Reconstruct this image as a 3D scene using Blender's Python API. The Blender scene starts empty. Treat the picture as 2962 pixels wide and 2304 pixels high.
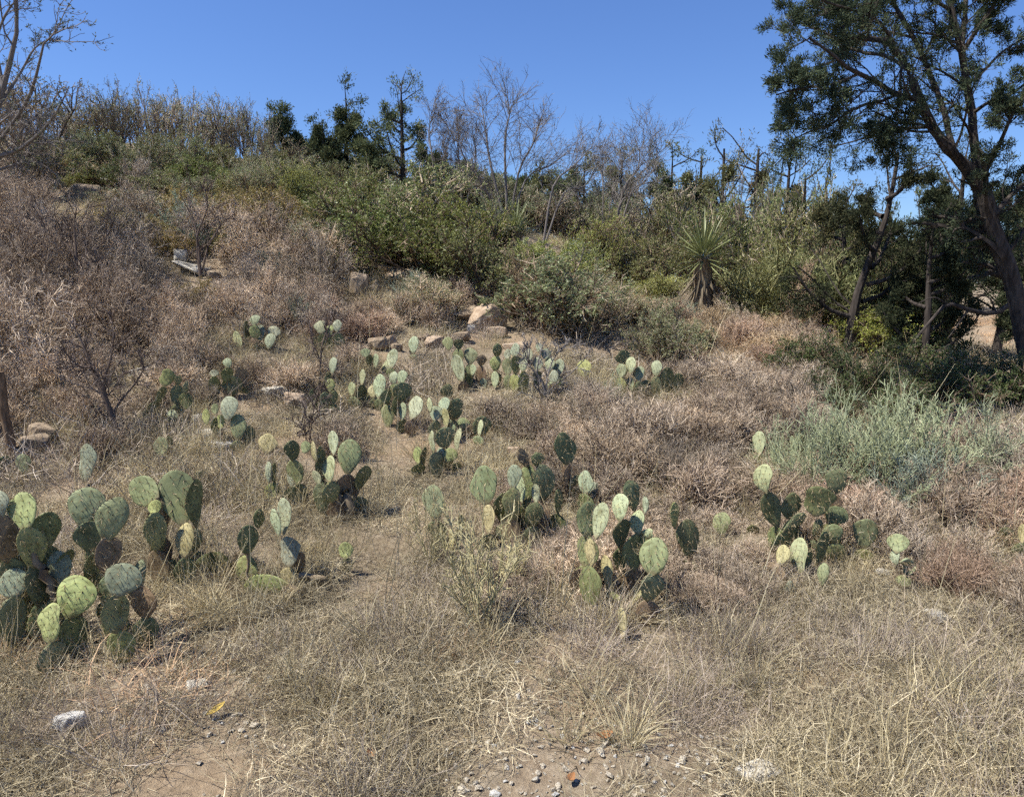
import bpy, math, random
import numpy as np
from mathutils import Vector, Matrix

# ------------------------------------------------------------------ camera, world, sun, exposure
SC = bpy.context.scene
COL = SC.collection
W0, H0, FPX = 2962.0, 2304.0, 2962.0 * 26.0 / 36.0
PITCH, EYE = math.radians(9.0), 1.6
cam_d = bpy.data.cameras.new('camera')
cam_d.lens, cam_d.sensor_width, cam_d.sensor_fit = 26.0, 36.0, 'HORIZONTAL'
cam_d.clip_start, cam_d.clip_end = 0.05, 5000.0
cam = bpy.data.objects.new('camera', cam_d)
COL.objects.link(cam)
cam.location = (0, 0, EYE)
cam.rotation_euler = (math.radians(90) - PITCH, 0, 0)
SC.camera = cam

SUN_EL, SUN_AZ = math.radians(58), math.radians(-104)      # azimuth measured from +Y towards +X
world = bpy.data.worlds.new('World'); SC.world = world
world.use_nodes = True
wn, wl = world.node_tree.nodes, world.node_tree.links
wn.clear()
sky = wn.new('ShaderNodeTexSky'); sky.sky_type = 'NISHITA'; sky.sun_disc = False
sky.sun_elevation, sky.sun_rotation = SUN_EL, SUN_AZ
sky.altitude, sky.air_density, sky.dust_density, sky.ozone_density = 300, 1.15, 0.25, 2.2
wb = wn.new('ShaderNodeBackground'); wb.inputs[1].default_value = 0.088
wo = wn.new('ShaderNodeOutputWorld')
tintn = wn.new('ShaderNodeMixRGB'); tintn.blend_type = 'MULTIPLY'; tintn.inputs[0].default_value = 1; tintn.inputs[2].default_value = (.50, .66, 1.0, 1)
wl.new(sky.outputs[0], tintn.inputs[1]); wl.new(tintn.outputs[0], wb.inputs[0]); wl.new(wb.outputs[0], wo.inputs[0])

sun_dir = Vector((math.sin(SUN_AZ) * math.cos(SUN_EL), math.cos(SUN_AZ) * math.cos(SUN_EL), math.sin(SUN_EL)))
sl = bpy.data.lights.new('sun', 'SUN'); sl.energy = 5.0; sl.angle = math.radians(0.53); sl.color = (1.0, 0.955, 0.87)
so = bpy.data.objects.new('sun', sl); COL.objects.link(so)
so.rotation_euler = sun_dir.to_track_quat('Z', 'Y').to_euler(); so.location = (-20, 10, 30)

SC.view_settings.view_transform = 'Standard'; SC.view_settings.look = 'None'
SC.view_settings.exposure = 0.8; SC.view_settings.gamma = 1.0
SC.view_settings.use_curve_mapping = False
SC.cycles.max_bounces = 3; SC.cycles.diffuse_bounces = 2; SC.cycles.glossy_bounces = 1
SC.cycles.transmission_bounces = 2; SC.cycles.transparent_max_bounces = 4
SC.cycles.use_denoising = False
SC.cycles.use_adaptive_sampling = True; SC.cycles.adaptive_threshold = .05; SC.cycles.adaptive_min_samples = 20

rng = np.random.default_rng(7)
random.seed(7)
A = np.array

# ------------------------------------------------------------------ pixel helpers (photo pixels -> places in the scene)
def ray(px, py):
    dx, dy = (px - W0 / 2) / FPX, (H0 / 2 - py) / FPX
    c, s = math.cos(PITCH), math.sin(PITCH)
    return A([dx, c + dy * s, -s + dy * c])
def at(px, py, y):
    d = ray(px, py)
    return A([0, 0, EYE]) + d * (y / d[1])
def proj(p):
    c, s = math.cos(PITCH), math.sin(PITCH)
    q = A(p, float) - A([0, 0, EYE])
    f = q[1] * c - q[2] * s; u = q[1] * s + q[2] * c
    return W0 / 2 + FPX * q[0] / f, H0 / 2 - FPX * u / f

# ------------------------------------------------------------------ terrain
_cp = [(320,1810,3.2),(1850,1780,3.3),(1450,1560,4.3),(1000,1500,4.5),(1300,1350,5.5),(1200,1180,7.0),(1380,960,9.0),
       (1450,1130,7.2),(640,1350,5.2),(630,1150,6.6),(780,1010,7.8),(530,790,10.0),(1040,850,9.8),(250,590,13.5),
       (120,1300,5.4),(60,1020,7.5),(60,720,10.5),(300,470,18),(800,620,13),(1100,640,14),(1450,680,16),(1780,860,12),
       (2030,890,14),(2250,1000,10),(2150,1150,7.5),(2450,1160,8),(2350,1560,4.3),(800,540,17)]
ctrl = [tuple(at(*c)) for c in _cp]
ctrl += [(x, y, 0.0) for x in (-3, 0, 3) for y in (-3, -1, 1, 2.4)]
ctrl += [(3.4, 5, .1), (5.5, 8, .2), (9, 22, 0.0), (14, 30, -.1), (12, 12, .25), (7, 15, .5), (-9, 2, .4), (9, 3, 0), (-9, -2, .3), (9, -2, 0),
         (-12, 20, 5.2), (-4, 24, 4.6), (3, 24, 2.2), (-14, 10, 3.0), (-18, 26, 6.0), (4, 38, 1.5), (-8, 40, 5.0), (20, 40, 0.0)]
ctrl = A(ctrl)
def _phi(r2):
    return np.where(r2 > 1e-12, 0.5 * r2 * np.log(np.maximum(r2, 1e-12)), 0)
_n = len(ctrl)
_d2 = ((ctrl[:, None, :2] - ctrl[None, :, :2]) ** 2).sum(-1)
_K = np.zeros((_n + 3, _n + 3)); _K[:_n, :_n] = _phi(_d2) + np.eye(_n) * 0.6
_K[:_n, _n] = 1; _K[:_n, _n + 1:] = ctrl[:, :2]; _K[_n:, :_n] = _K[:_n, _n:].T
_w = np.linalg.solve(_K, np.concatenate([ctrl[:, 2], np.zeros(3)]))
def sstep(a, b, x):
    t = np.clip((x - a) / (b - a), 0, 1); return t * t * (3 - 2 * t)
def hgt(x, y):
    x = np.asarray(x, float); y = np.asarray(y, float)
    xc, yc = np.clip(x, -18, 20), np.clip(y, -3, 40)
    r2 = (xc[..., None] - ctrl[:, 0]) ** 2 + (yc[..., None] - ctrl[:, 1]) ** 2
    z = (_phi(r2) * _w[:_n]).sum(-1) + _w[_n] + _w[_n + 1] * xc + _w[_n + 2] * yc
    far = 5.0 * (1 - sstep(-14, 12, xc))
    k = np.maximum(sstep(26, 44, y), np.maximum(sstep(11, 22, np.abs(x)), sstep(0, 8, -y)))
    far = np.where(y < 10, 0.35 * far * sstep(-2, 10, y), far)
    z = z * (1 - k) + far * k
    m = .022 * np.sin(x * 3.1 + 1.3 * np.sin(y * 2.3)) * np.sin(y * 3.7 + x) + .012 * np.sin(x * 8.3 + y * 2) * np.sin(y * 7.1 - x * 3) \
        + .05 * np.sin(x * .9 + 2) * np.sin(y * 1.1) * sstep(4, 9, y)
    return z + m
_GX, _GY = np.arange(-26, 26.01, .1), np.arange(-6, 52.01, .1)
_GH = hgt(*np.meshgrid(_GX, _GY, indexing='ij'))
def H(x, y):
    x = np.asarray(x, float); y = np.asarray(y, float)
    fx = np.clip((x + 26) / .1, 0, len(_GX) - 1.001); fy = np.clip((y + 6) / .1, 0, len(_GY) - 1.001)
    i, j = fx.astype(int), fy.astype(int); u, v = fx - i, fy - j
    return (_GH[i, j] * (1-u) * (1-v) + _GH[i+1, j] * u * (1-v) + _GH[i, j+1] * (1-u) * v + _GH[i+1, j+1] * u * v)
_YS = np.concatenate([np.arange(1.2, 12, .03), np.arange(12, 45, .15)])
def hit(px, py):
    d = ray(px, py); P = A([0, 0, EYE]) + d[None] * (_YS / d[1])[:, None]
    below = np.nonzero(P[:, 2] < H(P[:, 0], P[:, 1]))[0]
    return P[below[0]] if len(below) else None

# ------------------------------------------------------------------ mesh building
def nrm(v):
    return v / np.maximum(np.linalg.norm(v, axis=-1, keepdims=True), 1e-9)
class MB:
    def __init__(s): s.v, s.q, s.t, s.c, s.n = [], [], [], [], 0
    def add(s, v, q=None, t=None, tint=None):
        v = np.asarray(v, np.float32).reshape(-1, 3)
        if q is not None and len(q): s.q.append(np.asarray(q).reshape(-1, 4) + s.n)
        if t is not None and len(t): s.t.append(np.asarray(t).reshape(-1, 3) + s.n)
        s.v.append(v); s.c.append(np.full(len(v), .5, np.float32) if tint is None else np.asarray(tint, np.float32).reshape(-1))
        s.n += len(v)
    def mesh(s, name, mats=(), smooth=False):
        v = np.concatenate(s.v); q = np.concatenate(s.q) if s.q else np.zeros((0, 4), int); t = np.concatenate(s.t) if s.t else np.zeros((0, 3), int)
        me = bpy.data.meshes.new(name)
        me.vertices.add(len(v)); me.vertices.foreach_set('co', v.ravel())
        nl = len(q) * 4 + len(t) * 3
        me.loops.add(nl); me.loops.foreach_set('vertex_index', np.concatenate([q.ravel(), t.ravel()]).astype(np.int32))
        me.polygons.add(len(q) + len(t))
        tot = np.concatenate([np.full(len(q), 4), np.full(len(t), 3)]).astype(np.int32)
        st = np.concatenate([[0], np.cumsum(tot)[:-1]]).astype(np.int32)
        me.polygons.foreach_set('loop_start', st)
        me.polygons.foreach_set('use_smooth', np.full(len(tot), smooth))
        a = me.attributes.new('tint', 'FLOAT', 'POINT'); a.data.foreach_set('value', np.concatenate(s.c))
        for m in mats: me.materials.append(m)
        me.update(calc_edges=True); me.validate()
        return me

def ribbons(mb, P, wid, r, tint=None):
    """P (N,S,3) centre lines, wid (N,S): flat blades with random facing"""
    N, S, _ = P.shape
    T = nrm(np.gradient(P, axis=1)); ref = nrm(r.normal(size=(N, 1, 3)))
    B = nrm(np.cross(T, np.broadcast_to(ref, P.shape))) * wid[..., None] * .5
    V = np.stack([P - B, P + B], 2)
    b = np.arange(N)[:, None] * S * 2 + np.arange(S - 1)[None] * 2
    q = np.stack([b, b + 1, b + 3, b + 2], -1).reshape(-1, 4)
    mb.add(V, q, tint=None if tint is None else np.repeat(tint, S * 2))
def tubes(mb, P, rad, sides=4, r=rng, tint=None):
    N, S, _ = P.shape
    T = nrm(np.gradient(P, axis=1)); ref = nrm(r.normal(size=(N, 1, 3)) + 1e-3)
    U = nrm(np.cross(T, np.broadcast_to(ref, P.shape))); Vv = np.cross(T, U)
    a = np.arange(sides) * 2 * math.pi / sides
    V = P[:, :, None] + rad[:, :, None, None] * (np.cos(a)[None, None, :, None] * U[:, :, None] + np.sin(a)[None, None, :, None] * Vv[:, :, None])
    b = (np.arange(N)[:, None, None] * S + np.arange(S - 1)[None, :, None]) * sides
    k = np.arange(sides)[None, None]; k2 = (k + 1) % sides
    q = np.stack([b + k, b + k2, b + sides + k2, b + sides + k], -1).reshape(-1, 4)
    mb.add(V, q, tint=None if tint is None else np.repeat(tint, S * sides))
def leaves(mb, P, L, Wd, r, up=0.0, tint=None, axis=None):
    """diamond leaves growing from the points P"""
    N = len(P); a = r.normal(size=(N, 3)); a[:, 2] += up
    if axis is not None: a = a * .6 + axis
    a = nrm(a); b = nrm(np.cross(a, r.normal(size=(N, 3))))
    L = np.broadcast_to(L, N) * r.uniform(.6, 1.3, N); Wd = np.broadcast_to(Wd, N) * r.uniform(.7, 1.2, N)
    a = a * L[:, None]; b = b * Wd[:, None] * .5
    V = np.stack([P, P + a * .5 + b, P + a, P + a * .5 - b], 1)
    mb.add(V, np.arange(N * 4).reshape(-1, 4), tint=np.repeat(r.uniform(0, 1, N) if tint is None else tint, 4))
def grow(r, P0, D0, L, wig, up=0., S=5):
    pts = [P0]; d = nrm(D0); L = np.broadcast_to(L, len(P0))
    for _ in range(S - 1):
        d = nrm(d + r.normal(size=d.shape) * wig + A([0, 0, up]))
        pts.append(pts[-1] + d * (L / (S - 1))[:, None])
    return np.stack(pts, 1)
def kids(r, P, k, t0, t1, ang, spread=.25, up=0.):
    """k child origins and directions on each polyline"""
    N, S, _ = P.shape
    t = r.uniform(t0, t1, (N, k)) * (S - 1); i = np.clip(t.astype(int), 0, S - 2); f = (t - i)[..., None]
    n = np.arange(N)[:, None]
    p = P[n, i] * (1 - f) + P[n, i + 1] * f; tg = nrm(P[n, i + 1] - P[n, i])
    side = nrm(np.cross(tg, r.normal(size=tg.shape)))
    a = np.radians(ang) * (1 + spread * r.normal(size=(N, k, 1)))
    d = tg * np.cos(a) + side * np.sin(a); d[..., 2] += up
    return p.reshape(-1, 3), nrm(d).reshape(-1, 3), (t / (S - 1)).reshape(-1)
def taper(N, S, r0, r1):
    r0 = np.broadcast_to(r0, N)[:, None]; r1 = np.broadcast_to(r1, N)[:, None]
    u = np.linspace(0, 1, S)[None]
    return r0 * (1 - u) + r1 * u

# ------------------------------------------------------------------ materials
def mat(name):
    m = bpy.data.materials.new(name); m.use_nodes = True
    n, l = m.node_tree.nodes, m.node_tree.links; n.clear()
    return m, n, l, n.new('ShaderNodeOutputMaterial')
def ramp(n, stops):
    r = n.new('ShaderNodeValToRGB'); e = r.color_ramp.elements
    while len(e) < len(stops): e.new(.5)
    for k, (p, c) in zip(e, stops): k.position = p; k.color = (*c, 1)
    return r
def blade_mat(name, stops, trans=.25, var=.35, objcol=False, rough=None):
    """leaf / straw / twig: colour from the tint of each blade, varied by plant"""
    m, n, l, out = mat(name)
    at_ = n.new('ShaderNodeAttribute'); at_.attribute_name = 'tint'
    oi = n.new('ShaderNodeObjectInfo')
    rp = ramp(n, stops); l.new(at_.outputs['Fac'], rp.inputs[0])
    col = rp.outputs[0]
    if objcol:
        mx = n.new('ShaderNodeMixRGB'); mx.blend_type = 'MULTIPLY'; mx.inputs[0].default_value = 1
        l.new(col, mx.inputs[1]); l.new(oi.outputs['Color'], mx.inputs[2]); col = mx.outputs[0]
    mr = n.new('ShaderNodeMapRange'); mr.inputs[3].default_value = 1 - var; mr.inputs[4].default_value = 1 + var
    l.new(oi.outputs['Random'], mr.inputs[0])
    sc = n.new('ShaderNodeVectorMath'); sc.operation = 'SCALE'; l.new(col, sc.inputs[0]); l.new(mr.outputs[0], sc.inputs['Scale'])
    if rough is None:
        d = n.new('ShaderNodeBsdfDiffuse')
    else:
        d = n.new('ShaderNodeBsdfPrincipled'); d.inputs['Roughness'].default_value = rough; d.inputs['Specular IOR Level'].default_value = .35
    l.new(sc.outputs[0], d.inputs[0])
    if trans:
        t = n.new('ShaderNodeBsdfTranslucent'); l.new(sc.outputs[0], t.inputs[0])
        mx2 = n.new('ShaderNodeMixShader'); mx2.inputs[0].default_value = trans
        l.new(d.outputs[0], mx2.inputs[1]); l.new(t.outputs[0], mx2.inputs[2]); l.new(mx2.outputs[0], out.inputs[0])
    else:
        l.new(d.outputs[0], out.inputs[0])
    return m
def bark_mat(name, c1, c2, scale=30):
    m, n, l, out = mat(name)
    tc = n.new('ShaderNodeTexCoord'); mp = n.new('ShaderNodeMapping'); mp.inputs['Scale'].default_value = (1, 1, .18)
    nz = n.new('ShaderNodeTexNoise'); nz.inputs['Scale'].default_value = scale; nz.inputs['Detail'].default_value = 5
    l.new(tc.outputs['Object'], mp.inputs[0]); l.new(mp.outputs[0], nz.inputs[0])
    rp = ramp(n, [(.35, c1), (.68, c2)]); l.new(nz.outputs[0], rp.inputs[0])
    d = n.new('ShaderNodeBsdfPrincipled'); d.inputs['Roughness'].default_value = .9; d.inputs['Specular IOR Level'].default_value = .15
    bp = n.new('ShaderNodeBump'); bp.inputs['Strength'].default_value = .6; bp.inputs['Distance'].default_value = .01
    l.new(nz.outputs[0], bp.inputs['Height']); l.new(bp.outputs[0], d.inputs['Normal'])
    l.new(rp.outputs[0], d.inputs[0]); l.new(d.outputs[0], out.inputs[0])
    return m
STRAW = blade_mat('dry straw', [(0, (.28, .225, .125)), (.5, (.455, .385, .23)), (1, (.66, .585, .39))], .25)
LITTER = blade_mat('grey straw litter', [(0, (.17, .135, .085)), (.5, (.35, .295, .19)), (1, (.62, .545, .385))], .2)
MAUVE = blade_mat('weathered grey grass', [(0, (.20, .155, .12)), (.5, (.345, .285, .225)), (1, (.55, .47, .385))], .15)
RUSSET = blade_mat('russet grass', [(0, (.32, .20, .125)), (.5, (.50, .34, .21)), (1, (.64, .50, .33))], .2)
TWIG = blade_mat('dead twig', [(0, (.09, .065, .045)), (.45, (.30, .24, .18)), (1, (.64, .55, .44))], 0, .32, True)
LEAF = blade_mat('shrub leaf', [(0, (.45, .48, .40)), (.5, (.85, .88, .72)), (1, (1.25, 1.25, 1.05))], .3, .15, True, .5)
JUNI = blade_mat('juniper spray', [(0, (.035, .046, .028)), (.6, (.070, .084, .048)), (1, (.13, .13, .07))], .2, .2, True)
BARK = bark_mat('juniper bark', (.028, .023, .020), (.080, .066, .056))
GREYB = bark_mat('grey dead bark', (.14, .115, .10), (.34, .30, .27))
POSTM = bark_mat('weathered wood', (.10, .065, .04), (.24, .165, .105), 40)
PENCIL = blade_mat('pencil cactus skin', [(0, (.42, .44, .38)), (.6, (.85, .88, .80)), (1, (1.2, 1.2, 1.1))], 0, .12, True, .55)
YLEAF = blade_mat('yucca blade', [(0, (.13, .15, .065)), (.6, (.25, .27, .12)), (1, (.42, .42, .21))], .12, .2, False, .4)
YDEAD = blade_mat('dead yucca blade', [(0, (.09, .07, .05)), (1, (.30, .25, .175))], .1, .4)
SPINE = blade_mat('cactus spine', [(0, (.10, .07, .04)), (.5, (.34, .26, .15)), (1, (.60, .50, .32))], .15, .1)
AREOLE = None

def pad_material():
    m, n, l, out = mat('prickly pear skin')
    oi = n.new('ShaderNodeObjectInfo'); tc = n.new('ShaderNodeTexCoord')
    nz = n.new('ShaderNodeTexNoise'); nz.noise_dimensions = '4D'; nz.inputs['Scale'].default_value = 3.2; nz.inputs['Detail'].default_value = 6
    l.new(tc.outputs['Object'], nz.inputs['Vector']); 
    ml = n.new('ShaderNodeMath'); ml.operation = 'MULTIPLY'; ml.inputs[1].default_value = 40; l.new(oi.outputs['Random'], ml.inputs[0]); l.new(ml.outputs[0], nz.inputs['W'])
    rp = ramp(n, [(.30, (.60, .58, .48)), (.5, (1, 1, 1)), (.72, (1.32, 1.28, 1.18))]); l.new(nz.outputs[0], rp.inputs[0])
    mx = n.new('ShaderNodeMixRGB'); mx.blend_type = 'MULTIPLY'; mx.inputs[0].default_value = 1
    l.new(oi.outputs['Color'], mx.inputs[1]); l.new(rp.outputs[0], mx.inputs[2])
    # corky scars and yellowed patches
    n2 = n.new('ShaderNodeTexNoise'); n2.noise_dimensions = '4D'; n2.inputs['Scale'].default_value = 5.5; n2.inputs['Detail'].default_value = 8; n2.inputs['Roughness'].default_value = .7
    l.new(tc.outputs['Object'], n2.inputs['Vector']); l.new(ml.outputs[0], n2.inputs['W'])
    r2 = ramp(n, [(.575, (0, 0, 0)), (.70, (1, 1, 1))]); l.new(n2.outputs[0], r2.inputs[0])
    m2 = n.new('ShaderNodeMixRGB'); l.new(r2.outputs[0], m2.inputs[0]); l.new(mx.outputs[0], m2.inputs[1]); m2.inputs[2].default_value = (.33, .27, .13, 1)
    # old pads turn corky brown towards their joint
    sx = n.new('ShaderNodeSeparateXYZ'); l.new(tc.outputs['Object'], sx.inputs[0])
    ad = n.new('ShaderNodeMath'); ad.operation = 'MULTIPLY_ADD'; ad.inputs[1].default_value = .35; l.new(n2.outputs[0], ad.inputs[0]); l.new(sx.outputs['Z'], ad.inputs[2])
    r3 = ramp(n, [(.22, (.75, .75, .75)), (.36, (0, 0, 0))]); l.new(ad.outputs[0], r3.inputs[0])
    m3 = n.new('ShaderNodeMixRGB'); l.new(r3.outputs[0], m3.inputs[0]); l.new(m2.outputs[0], m3.inputs[1]); m3.inputs[2].default_value = (.21, .165, .095, 1)
    # fine speckle of areoles and dust
    vo = n.new('ShaderNodeTexNoise'); vo.inputs['Scale'].default_value = 60; l.new(tc.outputs['Object'], vo.inputs['Vector'])
    r4 = ramp(n, [(.38, (.78, .76, .70)), (.55, (1, 1, 1))]); l.new(vo.outputs[0], r4.inputs[0])
    m4 = n.new('ShaderNodeMixRGB'); m4.blend_type = 'MULTIPLY'; m4.inputs[0].default_value = .8; l.new(m3.outputs[0], m4.inputs[1]); l.new(r4.outputs[0], m4.inputs[2])
    d = n.new('ShaderNodeBsdfPrincipled'); d.inputs['Roughness'].default_value = .6; d.inputs['Specular IOR Level'].default_value = .2
    bp = n.new('ShaderNodeBump'); bp.inputs['Strength'].default_value = .35; bp.inputs['Distance'].default_value = .02
    l.new(nz.outputs[0], bp.inputs['Height']); l.new(bp.outputs[0], d.inputs['Normal'])
    l.new(m4.outputs[0], d.inputs[0]); l.new(d.outputs[0], out.inputs[0])
    return m
PADM = pad_material()

def rock_material(name, c1, c2, c3):
    m, n, l, out = mat(name)
    tc = n.new('ShaderNodeTexCoord'); oi = n.new('ShaderNodeObjectInfo')
    vm = n.new('ShaderNodeVectorMath'); vm.operation = 'ADD'; l.new(tc.outputs['Object'], vm.inputs[0]); l.new(oi.outputs['Location'], vm.inputs[1])
    nz = n.new('ShaderNodeTexNoise'); nz.inputs['Scale'].default_value = 5; nz.inputs['Detail'].default_value = 9; nz.inputs['Roughness'].default_value = .65
    l.new(vm.outputs[0], nz.inputs[0])
    rp = ramp(n, [(.3, c1), (.5, c2), (.7, c3)]); l.new(nz.outputs[0], rp.inputs[0])
    d = n.new('ShaderNodeBsdfPrincipled'); d.inputs['Roughness'].default_value = .92; d.inputs['Specular IOR Level'].default_value = .15
    bp = n.new('ShaderNodeBump'); bp.inputs['Strength'].default_value = .7; bp.inputs['Distance'].default_value = .03
    l.new(nz.outputs[0], bp.inputs['Height']); l.new(bp.outputs[0], d.inputs['Normal'])
    l.new(rp.outputs[0], d.inputs[0]); l.new(d.outputs[0], out.inputs[0])
    return m
LIME = rock_material('pale limestone', (.28, .25, .20), (.47, .43, .35), (.62, .59, .51))
WHITE = rock_material('white limestone', (.36, .34, .30), (.54, .52, .47), (.68, .66, .62))
BROWN = rock_material('brown stained limestone', (.12, .09, .06), (.25, .19, .13), (.40, .32, .22))
OCHRE = rock_material('ochre limestone', (.20, .14, .09), (.35, .26, .18), (.47, .39, .29))

def ground_material():
    m, n, l, out = mat('dry stony soil')
    tc = n.new('ShaderNodeTexCoord')
    def noise(s, d=6, r=.6):
        k = n.new('ShaderNodeTexNoise'); k.inputs['Scale'].default_value = s; k.inputs['Detail'].default_value = d; k.inputs['Roughness'].default_value = r
        l.new(tc.outputs['Object'], k.inputs[0]); return k
    a = noise(1.1); b = noise(26, 8, .7); c = noise(.55, 4)
    r1 = ramp(n, [(.3, (.15, .115, .08)), (.5, (.25, .20, .14)), (.7, (.37, .31, .23))]); l.new(b.outputs[0], r1.inputs[0])
    r2 = ramp(n, [(.35, (.80, .78, .72)), (.5, (1, 1, 1)), (.66, (1.10, 1.0, .88))]); l.new(a.outputs[0], r2.inputs[0])
    mx = n.new('ShaderNodeMixRGB'); mx.blend_type = 'MULTIPLY'; mx.inputs[0].default_value = 1; l.new(r1.outputs[0], mx.inputs[1]); l.new(r2.outputs[0], mx.inputs[2])
    r3 = ramp(n, [(.5, (0, 0, 0)), (.62, (.7, .7, .7))]); l.new(c.outputs[0], r3.inputs[0])
    m2 = n.new('ShaderNodeMixRGB'); l.new(r3.outputs[0], m2.inputs[0]); l.new(mx.outputs[0], m2.inputs[1]); m2.inputs[2].default_value = (.30, .22, .145, 1)
    d = n.new('ShaderNodeBsdfPrincipled'); d.inputs['Roughness'].default_value = .95; d.inputs['Specular IOR Level'].default_value = .1
    bp = n.new('ShaderNodeBump'); bp.inputs['Strength'].default_value = .9; bp.inputs['Distance'].default_value = .03
    l.new(b.outputs[0], bp.inputs['Height']); l.new(bp.outputs[0], d.inputs['Normal'])
    l.new(m2.outputs[0], d.inputs[0]); l.new(d.outputs[0], out.inputs[0])
    return m
GROUND = ground_material()

# ------------------------------------------------------------------ objects
def thing(name, label, cat, loc, group=None, rz=0., scale=(1, 1, 1)):
    o = bpy.data.objects.new(name, None); COL.objects.link(o)
    o.empty_display_size = .05
    o.location = Vector(loc); o.rotation_euler = (0, 0, rz); o.scale = scale
    o['label'] = label; o['category'] = cat
    if group: o['group'] = group
    return o
def part(name, me, parent, color=None, mtx=None, kind=None):
    o = bpy.data.objects.new(name, me); COL.objects.link(o); o.parent = parent
    if mtx is not None: o.matrix_local = mtx
    if color is not None: o.color = (*color, 1)
    if kind: o['kind'] = kind
    return o
def single(name, me, label, cat, loc, group=None, rot=(0, 0, 0), scale=(1, 1, 1), color=None):
    o = bpy.data.objects.new(name, me); COL.objects.link(o)
    o.location = Vector(loc); o.rotation_euler = rot; o.scale = scale
    o['label'] = label; o['category'] = cat
    if group: o['group'] = group
    if color is not None: o.color = (*color, 1)
    return o

# ------------------------------------------------------------------ ground sheet
def build_ground():
    xs = np.concatenate([-np.geomspace(420, 12.5, 26), np.arange(-12, 12.01, .12), np.geomspace(12.5, 420, 26)])
    ys = np.concatenate([-np.geomspace(60, 2.5, 10), np.arange(-2, 14, .12), np.arange(14, 30, .4), np.geomspace(30, 900, 30)])
    X, Y = np.meshgrid(xs, ys, indexing='ij')
    Z = hgt(X, Y)
    V = np.stack([X, Y, Z], -1); nx, ny = X.shape
    i = (np.arange(nx - 1)[:, None] * ny + np.arange(ny - 1)[None])
    q = np.stack([i, i + ny, i + ny + 1, i + 1], -1).reshape(-1, 4)
    mb = MB(); mb.add(V, q)
    g = bpy.data.objects.new('ground', mb.mesh('ground', [GROUND], True)); COL.objects.link(g)
    g['kind'] = 'structure'; g['label'] = 'dry stony hillside of tan soil under the grass'
build_ground()

# ------------------------------------------------------------------ prickly pear
def outline(t, e):                                    # half width of an obovate pad along its length
    return np.sin(np.pi * np.clip(t, 0, 1) ** e) ** .52 * .5
def pad_variant(k):
    r = np.random.default_rng(100 + k)
    nv, nu = 15, 20
    e = r.uniform(1.0, 1.5); skew = r.uniform(-.12, .12); bend = r.uniform(-.16, .16); lob = r.uniform(-.06, .06, 3); ph = r.uniform(0, 6, 3)
    if k % 4 == 3: lob = lob * 2
    def surf(t, a):
        w = outline(t, e) * (1 + lob[0] * np.sin(7 * t + ph[0]) + lob[1] * np.sin(11 * t + ph[1]) * np.cos(a) + lob[2] * np.sin(5 * t + ph[2]) * np.cos(a))
        w = np.maximum(w, .055 * (t < .5) * (t > -.1))
        th = .5 * np.sqrt(np.clip(w / .5, 0, 1)) * (1.15 - .35 * t)
        x = w * np.cos(a) + skew * np.sin(np.pi * t); y = th * np.sin(a)
        z = t + .012 * np.sin(5 * a + 3 * t)
        return np.stack([x, y + bend * np.sin(np.pi * t) * 5, z], -1)
    t = (1 - np.cos(np.linspace(0, math.pi, nv))) / 2
    t = np.clip(t, .004, .996)
    a = np.arange(nu) * 2 * math.pi / nu
    T, Aa = np.meshgrid(t, a, indexing='ij')
    V = surf(T, Aa)
    mb = MB(); mb.add(V.reshape(-1, 3))
    i = np.arange(nv - 1)[:, None] * nu; j = np.arange(nu)[None]; j2 = (j + 1) % nu
    mb.q.append(np.stack([i + j, i + j2, i + nu + j2, i + nu + j], -1).reshape(-1, 4))
    mb.t.append(np.stack([np.zeros(nu - 2, int), np.arange(2, nu), np.arange(1, nu - 1)], -1))
    mb.t.append(np.stack([np.zeros(nu - 2, int), np.arange(1, nu - 1), np.arange(2, nu)], -1) + (nv - 1) * nu)
    pad = mb.mesh('pad', [PADM], True)
    # areoles with spines (unit pad: length 1, width 1, thickness 1 -> anisotropic, lengths given for the placed pad)
    pts, dirs = [], []
    for row, tt in enumerate(np.linspace(.22, .92, 6)):
        half = outline(np.array(tt), e)
        m = max(2, int(round(half * 7.5)))
        for c in range(m):
            u = ((c + .5 * (row % 2) + .25 + r.uniform(-.13, .13)) / m * 2 - 1) * .88
            if abs(u) > .93: continue
            for sgn in (1, -1):
                ang = sgn * math.acos(u)
                p = surf(np.array(tt + r.uniform(-.03, .03)), np.array(ang)); pts.append(p); dirs.append((u * .35, sgn * 1.0, r.uniform(-.7, .1)))
    for tt in np.linspace(.45, .99, 9):
        for sgn in (0, math.pi):
            p = surf(np.array(tt), np.array(sgn)); pts.append(p)
            dirs.append(((1 if sgn == 0 else -1) * max(.15, 1 - tt), r.uniform(-.4, .4), .15 + max(0, tt - .6) * 2.2))
    return pad, A(pts), nrm(A(dirs, float))
PADS = [pad_variant(k) for k in range(12)]
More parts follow.
